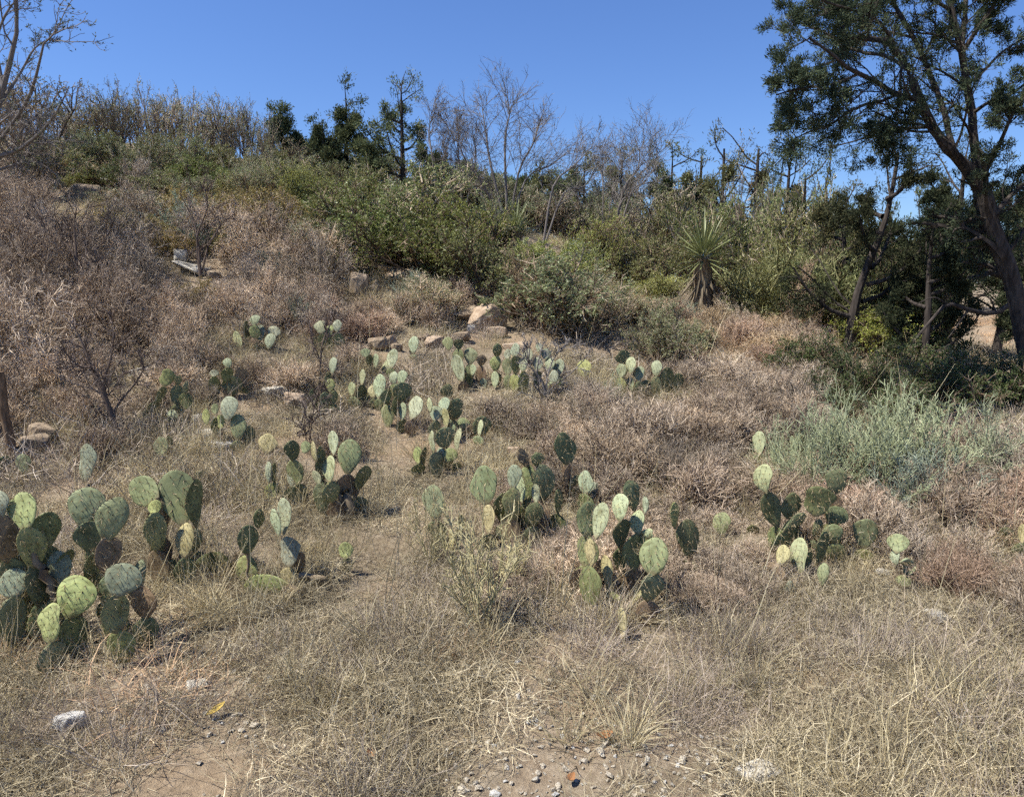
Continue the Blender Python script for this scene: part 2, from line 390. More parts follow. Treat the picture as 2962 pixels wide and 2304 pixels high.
def spine_mesh(k, flat):
    """spines for pad variant k placed with a thickness / width ratio: built in placed proportions (pad length .2)"""
    pad, pts, dirs = PADS[k]; r = np.random.default_rng(300 + k)
    mb = MB()
    S = A([.16, .02, .2])
    P, D = [], []
    for p, d in zip(pts, dirs):
        for _ in range(r.integers(1, 4)):
            P.append(p * S); D.append(d + r.normal(size=3) * .38)
    P, D = A(P), nrm(A(D)); L = r.uniform(.018, .048, len(P))
    line = np.stack([P, P + D * L[:, None] * .5, P + D * L[:, None]], 1)
    rad = np.stack([np.full(len(P), .0012), np.full(len(P), .0008), np.full(len(P), .0002)], 1)
    tubes(mb, line, rad, 3, r, r.uniform(0, 1, len(P)))
    # felted areole cushions
    Q = pts * S; n = len(Q)
    a = np.arange(5) * 2 * math.pi / 5
    ref = nrm(r.normal(size=(n, 3))); u = nrm(np.cross(dirs, ref)); v = np.cross(dirs, u)
    ring = Q[:, None] + .0032 * (np.cos(a)[None, :, None] * u[:, None] + np.sin(a)[None, :, None] * v[:, None])
    top = Q + dirs * .0028
    V = np.concatenate([ring, top[:, None]], 1)
    b = np.arange(n)[:, None] * 6; kk = np.arange(5)[None]
    tr = np.stack([b + kk, b + (kk + 1) % 5, np.broadcast_to(b + 5, (n, 5))], -1).reshape(-1, 3)
    mb.add(V, t=tr, tint=np.full(n * 6, .0))
    V_ = mb
    for arr in V_.v: arr /= S.astype(np.float32)
    return V_.mesh('spines', [SPINE])
SPINES = [spine_mesh(k, .1) for k in range(12)]

TONE = dict(g=(.215, .24, .125), b=(.265, .285, .19), y=(.30, .325, .13), p=(.315, .35, .215), d=(.165, .185, .09), s=(.36, .325, .17), n=(.22, .16, .10), o=(.25, .265, .115))  # 'd' puts the shade on pads turned from the sun into a deeper olive
ALLPADS = []            # (px, py, depth, size) of every pad, used to keep brush from standing in front of them
def woody(mb, p0, p1, r0, r1, r):
    P = np.stack([p0 + (p1 - p0) * t + r.normal(size=3) * r0 * .35 for t in np.linspace(0, 1, 6)])[None]
    tubes(mb, P, np.linspace(r0, r1, 6)[None] * r.uniform(.85, 1.15, (1, 6)), 8, r)
STEMM = bark_mat('corky cactus stem', (.12, .085, .055), (.27, .215, .14), 25)
def cactus(gx, gy, label, pads, stems=(), depth=None, back=.3, seed=0):
    r = np.random.default_rng(seed + int(gx * 7 + gy))
    if depth is None:
        g = hit(gx, gy); depth = g[1]
    else:
        g = at(gx, gy, depth)
    base = A([g[0], depth, float(H(g[0], depth))])
    root = thing('prickly_pear', label, 'prickly pear', base, 'prickly pear cacti on the slope')
    info = []
    for p in pads:
        bx, by, tx, ty, w, yaw, tone = p[:7]
        ht = max(0., (gy - by) / FPX * depth)
        d = depth + back * ht * .6 + r.uniform(-.05, .05)
        x_, y_ = (bx + tx) / 2, (by + ty) / 2
        d = max(d + (-.05 if yaw >= 10 else .06) + (p[7] if len(p) > 7 else 0), 1.5)
        b3 = at(bx, by, d); L0 = math.hypot(tx - bx, ty - by) / FPX * d
        pitch = (19 + r.uniform(-4, 7)) if yaw >= 0 else (-6 + r.uniform(-4, 6))
        t3 = at(tx, ty, d + L0 * math.tan(math.radians(pitch)))
        info.append((b3, t3, w / FPX * d, yaw, tone))
        ALLPADS.append(((bx + tx) / 2, (by + ty) / 2, d, L0))
    sup = []
    for i, (b3, t3, w, yaw, tone) in enumerate(info):             # a lower pad carries whatever would hang in the air
        gz = float(H(b3[0], b3[1])); gap = b3[2] - gz
        if gap < .05: continue
        near = min([min(np.linalg.norm(b3 - (q[0] + (q[1] - q[0]) * s)) for s in (.3, .6, .85, 1)) for j, q in enumerate(info) if j != i and q[0][2] < b3[2] - .03] + [9])
        if near < max(.075, .5 * w): continue
        n = max(1, int(math.ceil(gap / .24))); p0 = A([b3[0] + r.uniform(-.03, .03), b3[1] + r.uniform(0, .03), gz - .02])
        for k in range(n):
            a_, c_ = p0 + (b3 - p0) * (k / n), p0 + (b3 - p0) * ((k + 1) / n + .04)
            sup.append((a_, c_, min(.11, .7 * np.linalg.norm(c_ - a_) + .03), r.choice([-35, -10, 20, 40]), r.choice(['g', 'o', 'd', 'n'])))
    for b3, t3, w, yaw, tone in info + sup:
        z = t3 - b3; L = np.linalg.norm(z); z = z / L
        f = nrm(A([-b3[0], -b3[1], 0.])) ; az = math.atan2(f[0], -f[1])           # towards the camera
        ya = math.radians(yaw) ; c, s = math.cos(ya), math.sin(ya)
        nvec = A([f[0] * c + f[1] * s, -f[0] * s + f[1] * c, 0.])                  # turned to the viewer's left for yaw > 0
        nvec = nrm(nvec - z * nvec.dot(z)); xv = np.cross(nvec, z)
        Wd = min(w / max(abs(c), .34), 1.02 * L + .02)
        Wd = max(Wd, .38 * L)
        T = max(.016, .105 * Wd) * r.uniform(.9, 1.15)
        k = int(r.integers(0, len(PADS))); fl = r.choice([-1, 1])
        M = Matrix(((xv[0] * Wd * fl, nvec[0] * T * fl, z[0] * L, b3[0] - base[0]), (xv[1] * Wd * fl, nvec[1] * T * fl, z[1] * L, b3[1] - base[1]),
                    (xv[2] * Wd * fl, nvec[2] * T * fl, z[2] * L, b3[2] - base[2]), (0, 0, 0, 1)))
        col = A(TONE[tone]) * r.uniform(.88, 1.12) * A([r.uniform(.95, 1.06), 1, r.uniform(.9, 1.1)])
        o = part('pad', PADS[k][0], root, col, M)
        part('spines', SPINES[k], o, kind='stuff')
    for (x0, y0, x1, y1, wpx) in stems:
        mb = MB(); p0, p1 = at(x0, y0, depth) - base, at(x1, y1, depth) - base
        woody(mb, p0, p1, wpx / FPX * depth * .5, wpx / FPX * depth * .4, r)
        part('stem', mb.mesh('stem', [STEMM], True), root)
    return root

cactus(150, 1862, 'large prickly pear clump with a bright pad low in front, at the left edge', [
    (198,1791,224,1663,107,25,'y',-.10),(148,1862,155,1743,61,35,'y',-.10),(178,1862,190,1795,50,-40,'d'),(168,1719,168,1593,69,15,'b'),(293,1725,257,1584,55,-45,'d'),
    (330,1729,373,1630,106,18,'b',-.1),(300,1745,360,1738,34,-20,'g'),(409,1700,409,1618,36,30,'g'),(76,1537,59,1424,79,30,'y'),(7,1504,-2,1420,56,20,'b'),
    (138,1587,138,1481,79,-12,'g'),(40,1643,30,1541,84,-8,'g'),(43,1729,40,1643,85,12,'b'),(26,1778,26,1732,40,20,'b'),(112,1778,125,1692,38,-40,'d'),
    (237,1527,257,1409,104,6,'g'),(264,1600,250,1508,75,-30,'d'),(307,1567,349,1438,85,14,'g'),(70,1650,60,1545,50,-30,'d'),(180,1680,200,1590,50,-40,'d'),(265,1700,268,1600,50,-35,'d')],
    [(66,1551,125,1646,24),(125,1646,160,1740,28)])
cactus(520, 1690, 'prickly pear with two broad pads side by side on top, one with a white fleck', [
    (458,1448,376,1398,92,6,'g'),(534,1524,501,1361,116,4,'g'),(570,1528,567,1386,50,-50,'d'),(445,1491,452,1445,38,30,'y'),(534,1616,541,1511,52,30,'s'),
    (458,1643,438,1514,28,-72,'d'),(458,1613,460,1537,30,-60,'d'),(438,1650,527,1633,56,12,'o'),(550,1645,668,1628,86,-18,'d'),(650,1712,650,1666,26,-30,'g'),
    (705,1705,680,1604,26,-72,'n'),(450,1724,446,1666,38,-30,'d'),(470,1748,465,1715,45,20,'s'),(560,1600,565,1530,36,-30,'g')], [(505,1690,530,1610,26)])
cactus(582, 1412, 'small lone olive pad in the straw behind the two broad pads', [(582,1404,576,1361,38,-30,'o'),(602,1408,598,1372,26,-50,'n')])
cactus(850, 1705, 'prickly pear with a fallen yellow pad lying on the ground', [
    (836,1690,707,1706,92,16,'y',-.08),(832,1697,835,1640,48,20,'s'),(838,1640,828,1552,60,25,'b'),(865,1655,868,1597,36,-30,'n'),(822,1546,819,1440,44,48,'p'),(809,1552,789,1471,28,52,'p'),
    (746,1527,749,1471,33,-30,'d'),(716,1608,713,1519,62,-20,'d')], [(862,1662,945,1672,20),(716,1690,716,1604,10),(868,1690,930,1696,18)])
cactus(1000, 1660, 'small two-pad prickly pear, yellowish above and dark below, among straw stalks', [(1000,1617,997,1567,45,20,'y'),(1000,1660,1000,1615,42,-25,'d')])
cactus(785, 1455, 'low yellow prickly pear pad on the ground below thin grey pads', [(785,1452,793,1395,42,20,'y'),(779,1398,777,1335,20,40,'b'),(797,1398,794,1338,18,-55,'d'),(845,1412,855,1340,30,35,'b')])
cactus(1005, 1505, 'upright prickly pear with one round grey pad on a brown trunk', [
    (1005,1376,1013,1270,71,4,'g'),(965,1317,961,1246,31,40,'p'),(957,1396,955,1317,38,45,'p'),(1036,1419,1059,1346,44,-40,'d'),(849,1335,843,1273,45,-20,'d'),(880,1312,884,1275,30,20,'g'),
    (935,1392,925,1290,32,-50,'d'),(925,1402,905,1362,24,35,'b'),(917,1337,905,1275,16,50,'s'),(1004,1440,1000,1372,56,-30,'n'),(1030,1440,1018,1390,40,-30,'n')],
    [(1008,1500,1002,1420,30),(972,1455,925,1398,16),(1005,1470,960,1400,18)])
cactus(1262, 1376, 'prickly pear with a dark edge-on pad beside a yellow one', [
    (1225,1350,1229,1294,20,-68,'d'),(1211,1342,1206,1292,28,35,'y'),(1273,1348,1274,1294,25,30,'p'),(1290,1337,1312,1297,42,12,'o'),(1256,1311,1249,1245,17,58,'b'),(1324,1306,1331,1238,21,55,'b'),
    (1287,1300,1287,1235,60,-12,'g'),(1264,1376,1253,1328,45,-10,'g'),(1318,1371,1321,1337,28,-30,'d')])
cactus(1340, 1275, 'prickly pear with a dark round pad and a yellow pad beneath it', [
    (1310,1215,1324,1152,50,-15,'d'),(1281,1193,1287,1149,34,30,'p'),(1293,1235,1283,1181,26,40,'s'),(1259,1218,1257,1174,38,20,'p'),(1245,1192,1240,1150,16,45,'p'),(1304,1266,1304,1222,29,25,'g'),
    (1332,1265,1341,1208,42,8,'g'),(1359,1268,1360,1229,33,-20,'n'),(1386,1268,1397,1204,55,-15,'d'),(1387,1262,1391,1214,17,50,'p')])
cactus(1168, 1252, 'prickly pear with one dark pad raised over a pale speckled pad', [
    (1160,1164,1163,1105,56,-15,'d'),(1188,1215,1205,1145,42,35,'p'),(1163,1217,1165,1164,25,30,'p'),(1146,1203,1143,1150,15,-68,'d'),(1168,1250,1163,1212,30,-20,'d'),(1123,1172,1120,1125,34,-25,'g')])
cactus(1085, 1180, 'pale prickly pear with a row of upright narrow pads', [
    (1095,1155,1099,1082,37,35,'p'),(1047,1115,1048,1068,19,55,'b'),(1019,1147,1016,1105,22,40,'p'),(1052,1178,1047,1125,37,8,'o'),(1081,1152,1078,1111,25,30,'s'),(1143,1113,1140,1074,26,35,'p'),(1163,1113,1163,1071,30,25,'p')])
cactus(1115, 1095, 'pale prickly pear below the flat brown stones', [
    (1132,1066,1140,1009,32,35,'p'),(1123,1093,1118,1043,25,40,'p'),(1072,1062,1070,1026,22,-40,'d'),(1088,1066,1086,1023,17,45,'p'),(1058,1034,1055,1008,30,15,'g')])
cactus(1197, 1035, 'single pale pad with a dark stub just under the flat brown stones', [(1197,1025,1197,972,30,30,'p'),(1195,1035,1192,1005,14,-50,'d')])
cactus(1350, 1130, 'prickly pear with a big pale speckled pad leaning left', [
    (1338,1104,1315,1027,38,40,'p'),(1358,1056,1358,1006,40,4,'g'),(1298,1014,1295,974,31,12,'g'),(1327,1011,1329,981,31,-15,'d'),(1366,1087,1366,1053,18,45,'p'),(1358,1127,1355,1080,20,-40,'d'),
    (1391,1059,1391,1026,30,-20,'n')])
cactus(1295, 1158, 'lone dark round pad with a glowing rim below the leaning pale pad', [(1295,1155,1295,1111,37,-15,'d')])
cactus(1415, 1124, 'two small yellow-green pads at the edge of the grey brush', [(1432,1124,1431,1074,24,30,'p'),(1403,1124,1394,1094,22,25,'p')])
cactus(945, 1205, 'narrow upright prickly pear of stacked grey pads in the brush', [
    (962,1083,965,1033,23,45,'b'),(945,1111,951,1075,18,-30,'g'),(954,1134,957,1095,28,10,'o'),(914,1184,908,1123,30,-12,'d'),(940,1187,940,1134,33,-12,'g'),(965,1170,968,1129,22,-25,'g'),(948,1203,935,1175,20,-20,'d')])
cactus(950, 1008, 'prickly pear with one yellow pad among grey ones high on the slope', [(957,974,955,940,24,20,'y'),(931,967,928,927,34,12,'b'),(976,963,976,925,27,10,'b'),(914,1007,911,975,32,-15,'g')])
cactus(735, 1012, 'bluish prickly pear high on the brushy slope', [
    (736,942,738,911,30,30,'b'),(750,990,752,938,32,30,'b'),(784,978,798,944,35,30,'b'),(776,1011,784,965,30,25,'b'),(699,1008,678,959,24,40,'p'),(716,1007,712,928,22,-40,'d'),(725,1011,730,982,28,-25,'d')])
cactus(650, 1000, 'tiny dark pad left of the bluish prickly pear', [(649,998,650,975,18,-30,'d')])
cactus(465, 1235, 'leaning prickly pear with a fan-shaped green pad on a thin dark stem', [
    (473,1117,488,1067,42,8,'o'),(512,1117,519,1086,20,-25,'g'),(454,1170,473,1118,25,-30,'g'),(437,1199,456,1160,28,-30,'d'),(502,1232,497,1185,30,30,'p'),(424,1215,423,1185,22,-20,'d'),(536,1139,540,1103,16,-20,'g')])
cactus(660, 1300, 'prickly pear with a blue-grey heart-shaped pad beside pale stones', [
    (660,1218,663,1146,50,20,'b'),(623,1199,620,1167,22,20,'g'),(640,1241,636,1199,26,30,'y'),(626,1258,623,1208,28,-35,'d'),(688,1275,688,1198,46,12,'g'),(725,1297,719,1230,37,-25,'d'),(598,1230,595,1182,22,30,'y')],
    [(626,1252,658,1285,12)])
cactus(770, 1314, 'straw-yellow pad half hidden in dry grass beside the blue-grey cactus', [(770,1312,773,1253,54,15,'s')])
cactus(680, 1155, 'dark drooping prickly pear behind the blue-grey heart-shaped pad', [(705,1119,697,1060,36,-30,'n'),(671,1153,674,1088,58,-10,'g'),(660,1066,657,1035,25,20,'b'),(617,1091,617,1070,26,20,'b')])
cactus(478, 1322, 'small prickly pear of one green and one dark pad in straw', [(476,1320,462,1264,42,18,'g'),(488,1309,485,1263,26,-40,'d')])
cactus(246, 1396, 'lone pale blue-grey upright pad in dry grass', [(246,1394,250,1283,46,22,'b')])
cactus(60, 1375, 'grey-green pads at the foot of the wooden post', [(73,1371,63,1313,40,12,'g'),(13,1363,13,1318,42,-25,'d')])
cactus(1440, 1590, 'central prickly pear with a broad round pad behind the straw-coloured pencil cactus', [
    (1407,1459,1399,1346,80,8,'g'),(1260,1509,1252,1402,66,4,'g'),(1486,1416,1488,1343,44,18,'b'),(1512,1455,1497,1374,36,45,'p'),(1565,1452,1568,1343,65,-10,'g'),(1554,1351,1551,1308,38,-30,'d'),
    (1531,1353,1500,1298,20,-68,'n'),(1458,1514,1458,1425,50,-20,'d'),(1492,1537,1486,1425,26,-68,'s'),(1526,1540,1526,1442,42,-20,'d'),(1458,1568,1458,1514,62,8,'g'),(1413,1546,1413,1459,38,25,'s'),  # backlight on the straw edge-on pad is put into its tone
    (1613,1489,1613,1414,25,-50,'d'),(1551,1458,1548,1400,27,18,'b'),(1336,1546,1336,1488,18,-30,'g'),(1304,1602,1304,1529,16,58,'s'),(1486,1627,1486,1569,28,35,'s')], [(1260,1560,1260,1500,14)])
cactus(1665, 1490, 'prickly pear with a dark spiny pad raised on a thin brown stalk', [
    (1644,1346,1622,1251,60,-25,'d'),(1642,1441,1646,1343,16,-50,'n'),(1673,1444,1667,1374,48,-30,'d'),(1692,1430,1692,1360,45,20,'p'),(1712,1444,1721,1392,30,25,'b'),(1636,1489,1636,1453,22,-30,'d')])
cactus(1850, 1752, 'tall prickly pear with a large green pad low in front and pale pads behind', [
    (1885,1664,1901,1554,88,16,'g',-.12),(1700,1555,1703,1450,74,-6,'g'),(1723,1559,1746,1453,50,40,'p'),(1794,1510,1794,1427,53,40,'p'),(1836,1478,1817,1390,48,-35,'d'),(1846,1549,1849,1475,45,30,'p'),
    (1865,1487,1866,1435,20,40,'b'),(1794,1588,1807,1502,50,-30,'d'),(1885,1750,1891,1654,50,-10,'g'),(1830,1750,1859,1660,38,35,'s'),(1710,1643,1707,1557,32,40,'s'),(1704,1714,1736,1618,40,-40,'n'),
    (1765,1711,1749,1605,30,30,'s'),(1671,1724,1678,1644,55,-15,'n'),(1878,1559,1878,1528,35,25,'p'),(1671,1769,1674,1715,50,10,'n'),(1800,1660,1800,1580,50,-30,'d')])
cactus(1800, 1850, 'lone straw-coloured stub of a pad in front of the tall prickly pear', [(1801,1848,1797,1757,26,35,'s')])
cactus(2004, 1680, 'dark oval pad standing alone on a thin brown stem', [(1995,1618,1988,1502,66,-15,'d'),(1953,1530,1949,1453,24,-58,'o')], [(2006,1680,1995,1612,14)])
cactus(2092, 1555, 'lone green pad with a pale rim in the right brush', [(2092,1552,2092,1481,54,12,'g')])
cactus(2400, 1640, 'spreading prickly pear of dark pads with one very pale pad, beside the grey pencil cactus', [
    (2218,1427,2212,1342,58,52,'p'),(2251,1529,2218,1424,55,-30,'d'),(2288,1505,2294,1424,55,-25,'d'),(2360,1493,2366,1406,88,-8,'d'),(2409,1429,2433,1356,62,-20,'d'),(2403,1523,2439,1469,65,-12,'d'),
    (2415,1571,2409,1515,60,-10,'g'),(2500,1589,2509,1501,72,-8,'g'),(2263,1541,2330,1485,32,-30,'d'),(2360,1565,2369,1500,30,-30,'d')])
cactus(2330, 1668, 'pale upright pad with a dark edge-on pad beside it', [(2321,1665,2315,1554,56,45,'p'),(2335,1663,2345,1587,18,-60,'d'),(2369,1638,2385,1536,34,-60,'d'),(2251,1632,2270,1575,40,25,'s')])
cactus(2378, 1700, 'small green pad below the spreading dark cactus', [(2378,1698,2385,1627,34,18,'g')])
cactus(2285, 1736, 'small dark bluish pad low in the grey grass', [(2285,1735,2285,1678,30,-15,'b')])
cactus(2176, 1560, 'small dark pad left of the spreading dark cactus', [(2176,1559,2176,1518,36,-20,'d')])
cactus(2200, 1338, 'pale pad with a dark one at its foot, above the very pale pad', [(2197,1317,2194,1247,40,35,'p'),(2182,1323,2173,1291,25,-30,'d')])
cactus(2300, 1338, 'dark pad against the grey pencil cactus', [(2324,1329,2312,1257,40,-20,'d'),(2292,1296,2290,1260,16,45,'p'),(2245,1338,2245,1294,34,8,'o')])
cactus(2605, 1700, 'hooked prickly pear of small twisted green pads', [(2593,1600,2602,1544,63,12,'g'),(2593,1635,2592,1587,28,35,'p'),(2627,1686,2633,1618,36,20,'g'),(2609,1698,2620,1663,45,10,'g'),(2602,1626,2642,1630,26,30,'p')])
cactus(2935, 1602, 'dark prickly pear cut off by the right edge of the picture', [(2910,1567,2905,1525,45,-20,'d'),(2947,1602,2945,1565,40,-25,'d'),(2957,1572,2957,1515,25,35,'s')])
cactus(1550, 1135, 'wide bluish prickly pear thicket behind thin bare twigs', [
    (1491,1032,1491,992,27,30,'b'),(1469,1040,1469,1009,22,20,'b'),(1556,1019,1556,991,20,30,'b'),(1437,1032,1440,993,28,-20,'d'),(1529,1051,1529,1009,30,15,'b'),(1513,1077,1513,1036,28,20,'b'),(1553,1074,1553,1033,30,12,'b'),
    (1577,1040,1577,1007,30,10,'b'),(1590,1077,1590,1033,30,20,'b'),(1616,1088,1619,1038,35,20,'b'),(1550,1122,1553,1072,30,-25,'d'),(1593,1140,1593,1101,20,35,'p'),(1603,1109,1603,1070,28,12,'b')])
cactus(1690, 1095, 'lone round yellow-green pad in the brush between two bluish clumps', [(1690,1093,1689,1040,42,14,'y')])
cactus(1860, 1145, 'prickly pear with a whitish oval pad in front of the grey-green shrub', [
    (1804,1053,1804,1012,42,-20,'d'),(1825,1082,1825,1032,30,42,'p'),(1796,1094,1793,1052,30,30,'b'),(1848,1103,1848,1059,34,25,'b'),(1822,1143,1821,1091,26,30,'b'),(1867,1132,1867,1099,32,-20,'d'),
    (1899,1090,1899,1042,32,25,'b'),(1928,1135,1930,1062,42,-20,'d'),(1959,1130,1962,1080,32,-25,'d')])
cactus(2043, 1018, 'thin pale pad standing in russet grass near the yucca', [(2043,1015,2040,965,18,40,'s')])

# ------------------------------------------------------------------ rocks
def rock_mesh(k, m, slab=1.0):
    import bmesh
    r = np.random.default_rng(500 + k)
    bm = bmesh.new()
    P = r.uniform(-1, 1, (26, 3)); P = nrm(P) * r.uniform(.75, 1.05, (26, 1))
    P = np.sign(P) * np.abs(P) ** .85 * .55                     # blocky
    P[:, 2] = np.clip(P[:, 2], -.5, r.uniform(.33, .45))
    for p in P: bm.verts.new(p)
    g = bmesh.ops.convex_hull(bm, input=bm.verts)
    junk = [e for e in set(g['geom_interior'] + g['geom_unused']) if isinstance(e, bmesh.types.BMVert)]
    bmesh.ops.delete(bm, geom=junk, context='VERTS')
    bmesh.ops.bevel(bm, geom=list(bm.edges), offset=.025, segments=1, affect='EDGES', profile=.5)
    bmesh.ops.triangulate(bm, faces=bm.faces)
    bmesh.ops.subdivide_edges(bm, edges=bm.edges, cuts=1, use_grid_fill=True)
    for v in bm.verts:
        n = math.sin(v.co.x * 13 + k) * math.sin(v.co.y * 11 + 2 * k) * math.sin(v.co.z * 17)
        v.co *= 1 + .045 * n + random.uniform(-.015, .015)
    me = bpy.data.meshes.new('rock'); bm.to_mesh(me); bm.free(); me.materials.append(m)
    return me
ROCKS = {n: [rock_mesh(k + 10 * j, m) for k in range(4)] for j, (n, m) in enumerate((('l', LIME), ('w', WHITE), ('b', BROWN), ('o', OCHRE)))}
def rock(px, py, w, h, kind, label, depth=None, dp=None, tilt=0., lift=0.):
    """a stone whose visible face is centred on (px, py), w x h photo pixels"""
    if not lift: depth = hit(px, py + h * .5)[1]
    s = depth / FPX; c = at(px, py, depth); W_, Hh = w * s, h * s
    Dp = dp if dp else .75 * W_
    z = c[2]; gz = float(H(c[0], depth))
    if z - Hh * .5 > gz: Hh += z - Hh * .5 - gz; z = gz + Hh * .5
    ALLPADS.append((px, py, depth, w * s))
    me = ROCKS[kind][int(px + py) % 4]
    single('rock', me, label, 'rock', (c[0], depth + Dp * .35, z), 'limestone rocks on the slope', (math.radians(tilt + (px * 7 % 30) - 15), math.radians(tilt * .6 + (py * 5 % 24) - 12), (px * 1.7) % .8 - .4), (W_ * 1.08, Dp, Hh * 1.18))
rock(516,742,44,50,'l','upright white block on the stone ledge high on the left slope', 10.0)
rock(545,782,110,34,'l','pale flat slab under the upright white block', 10.0, .6)
rock(572,738,44,30,'b','dark stone leaning behind the upright white block', 10.1)
rock(620,795,60,34,'b','brown slab half buried right of the pale ledge', 9.9)
rock(230,555,90,60,'b','dark overhanging boulder in the brush near the left skyline', 13.4)
rock(300,535,110,34,'l','pale-topped slab beside the dark overhanging boulder', 13.5, .8)
rock(175,530,60,40,'b','brown boulder at the left end of the skyline ledge', 13.3)
rock(330,568,60,46,'b','shadowed block under the pale-topped skyline slab', 13.3)
rock(1040,830,70,90,'b','tall brown boulder split by a dark crack in the middle of the slope', 9.7)
rock(1084,840,34,70,'b','narrow dark stone behind the tall split boulder', 9.9)
rock(1165,800,110,46,'o','rounded tan boulder under the big green shrub', 9.8)
rock(1120,782,90,26,'b','flat brown stone behind the rounded tan boulder', 10.1)
rock(1340,908,100,50,'b','big brown boulder with a flat top below the green shrubs', 9.0, .6)
rock(1400,888,110,16,'o','pale orange slab on top of the big brown boulder', 9.15, .5, lift=.1)
rock(1445,930,66,50,'b','dark boulder right of the flat-topped one', 9.0)
rock(1362,952,30,26,'l','small pale stone in the gap under the flat-topped boulder', 8.7)
rock(1437,962,60,34,'o','tan stone below the dark boulder in the middle', 8.6)
rock(1330,975,60,34,'b','brown stone at the foot of the flat-topped boulder', 8.6)
rock(1095,995,70,44,'b','wide brown slab behind the pale prickly pears', 8.3)
rock(1128,985,34,30,'o','small tan stone against the wide brown slab', 8.4)
rock(1150,1005,40,26,'b','low brown stone between the slab and the single pale pad', 8.2)
rock(1255,990,60,36,'o','tan flat stone right of the single pale pad', 8.3)
rock(1225,975,40,26,'b','small brown stone above the single pale pad', 8.5)
rock(1490,1005,80,26,'o','pinkish stone at the end of the wide bluish thicket', 7.9)
rock(850,1160,80,44,'o','long orange boulder in the dry grass of the left slope', 6.6)
rock(790,1135,90,34,'l','pale rounded stone just above the long orange boulder', 6.8)
rock(575,1215,60,40,'l','pale stone left of the blue-grey heart-shaped pad', 6.0)
rock(610,1258,90,40,'l','low pale slab in front of the heart-shaped pad', 5.7)
rock(640,1290,110,22,'w','whitish slab edge under the heart-shaped pad', 5.5)
rock(125,1262,110,66,'b','dark brown boulder by the wooden post', 5.6)
rock(80,1285,90,60,'b','shadowed boulder between the post and the dark brown boulder', 5.7)
rock(120,1210,60,30,'b','flat dark stone on top of the boulders by the post', 5.9)
rock(395,1080,70,26,'w','whitish stone under bare branches on the left slope', 7.2)
rock(345,1050,40,20,'l','small pale stone above the bare branches', 7.5)
rock(70,1788,84,40,'l','pale tan stone in front of the cactus at the left edge')
rock(185,2098,110,46,'w','white broken stone lying in the grass near the bottom left')
rock(1490,1312,46,40,'o','pinkish stone peeping behind the central prickly pear')
rock(2208,1492,34,26,'o','small pinkish stone beside the spreading dark cactus')
rock(2720,1790,90,30,'l','pale flat stone in the grey grass at the right')
rock(2200,2258,150,40,'l','broad pale stone flush with the path at the bottom right')
rock(560,1990,70,26,'l','flat tan slab among small gravel at the lower left')
rock(2560,1660,60,24,'l','pale stone near the hooked prickly pear')

# ------------------------------------------------------------------ shrubs
def norm_mesh(mbs):
    allv = np.concatenate([v for m in mbs for v in m.v])
    rxy = np.percentile(np.abs(allv[:, :2]), 97); hz = np.percentile(allv[:, 2], 98.5)
    for m in mbs:
        for v in m.v: v /= np.float32([rxy, rxy, hz])
def bush(k, n0, elev, n1, n2, n3, wig, up, leafn, leafl, leafw, twr=.0035, upl=.3, n4=0, mat_b=TWIG, mat_l=LEAF, sub=(.55, .5, .45)):
    """woody shrub of unit radius and height: returns (branches mesh, foliage mesh or None)"""
    r = np.random.default_rng(900 + k)
    az = r.uniform(0, 2 * math.pi, n0); el = np.radians(r.uniform(*elev, n0))
    D = np.stack([np.cos(az) * np.cos(el), np.sin(az) * np.cos(el), np.sin(el)], -1)
    P0 = np.stack([r.normal(size=n0) * .08, r.normal(size=n0) * .08, np.full(n0, -.03)], -1)
    wood, fol = MB(), MB()
    L = r.uniform(.65, 1.05, n0)
    P = grow(r, P0, D, L, wig, up); tubes(wood, P, taper(n0, 5, .016, .008), 5, r, r.uniform(0, .5, n0))
    p, d, t = kids(r, P, n1, .2, 1, 38, up=.1); l1 = np.repeat(L, n1) * sub[0] * (1.15 - .5 * t)
    P1 = grow(r, p, d, l1, wig, up); tubes(wood, P1, taper(len(P1), 5, .008, .004), 4, r, r.uniform(0, .6, len(P1)))
    p, d, t = kids(r, P1, n2, .15, 1, 42, up=.05); l2 = np.repeat(l1, n2) * sub[1] * (1.15 - .4 * t)
    P2 = grow(r, p, d, l2, wig, up * .5, 4); tubes(wood, P2, taper(len(P2), 4, twr * 1.2, twr * .6), 3, r, r.uniform(.1, .9, len(P2)))
    tips = P2
    if n3:
        p, d, t = kids(r, P2, n3, .1, 1, 45); l3 = np.repeat(l2, n3) * sub[2] * (1.15 - .4 * t)
        P3 = grow(r, p, d, l3, wig, 0, 3); ribbons(wood, P3, taper(len(P3), 3, twr * 1.5, twr * .6), r, r.uniform(.1, 1, len(P3))); tips = P3
        if n4:
            p, d, t = kids(r, P3, n4, .1, 1, 50); l4 = np.repeat(l3, n4) * .6
            P4 = grow(r, p, d, l4, wig, 0, 3); ribbons(wood, P4, taper(len(P4), 3, twr * 1.2, twr * .5), r, r.uniform(.2, 1, len(P4)))
    if leafn:
        p, d, t = kids(r, tips, leafn, .1, 1, 50)
        leaves(fol, p, leafl, leafw, r, upl, axis=d)
        norm_mesh([wood, fol])
        return wood.mesh('branches', [mat_b]), fol.mesh('foliage', [mat_l])
    norm_mesh([wood])
    return wood.mesh('branches', [mat_b]), None
LEAFY = [bush(k, 15, (20, 88), 6, 6, 4, .16, .06, 6, .030, .017, .003) for k in range(4)]
FEATH = [bush(20 + k, 26, (40, 88), 7, 6, 3, .10, .10, 4, .042, .007, .0028, 1.2) for k in range(3)]
SPARSE = [bush(40 + k, 10, (58, 88), 6, 5, 3, .12, .14, 2, .024, .016, .0034, .3) for k in range(3)]
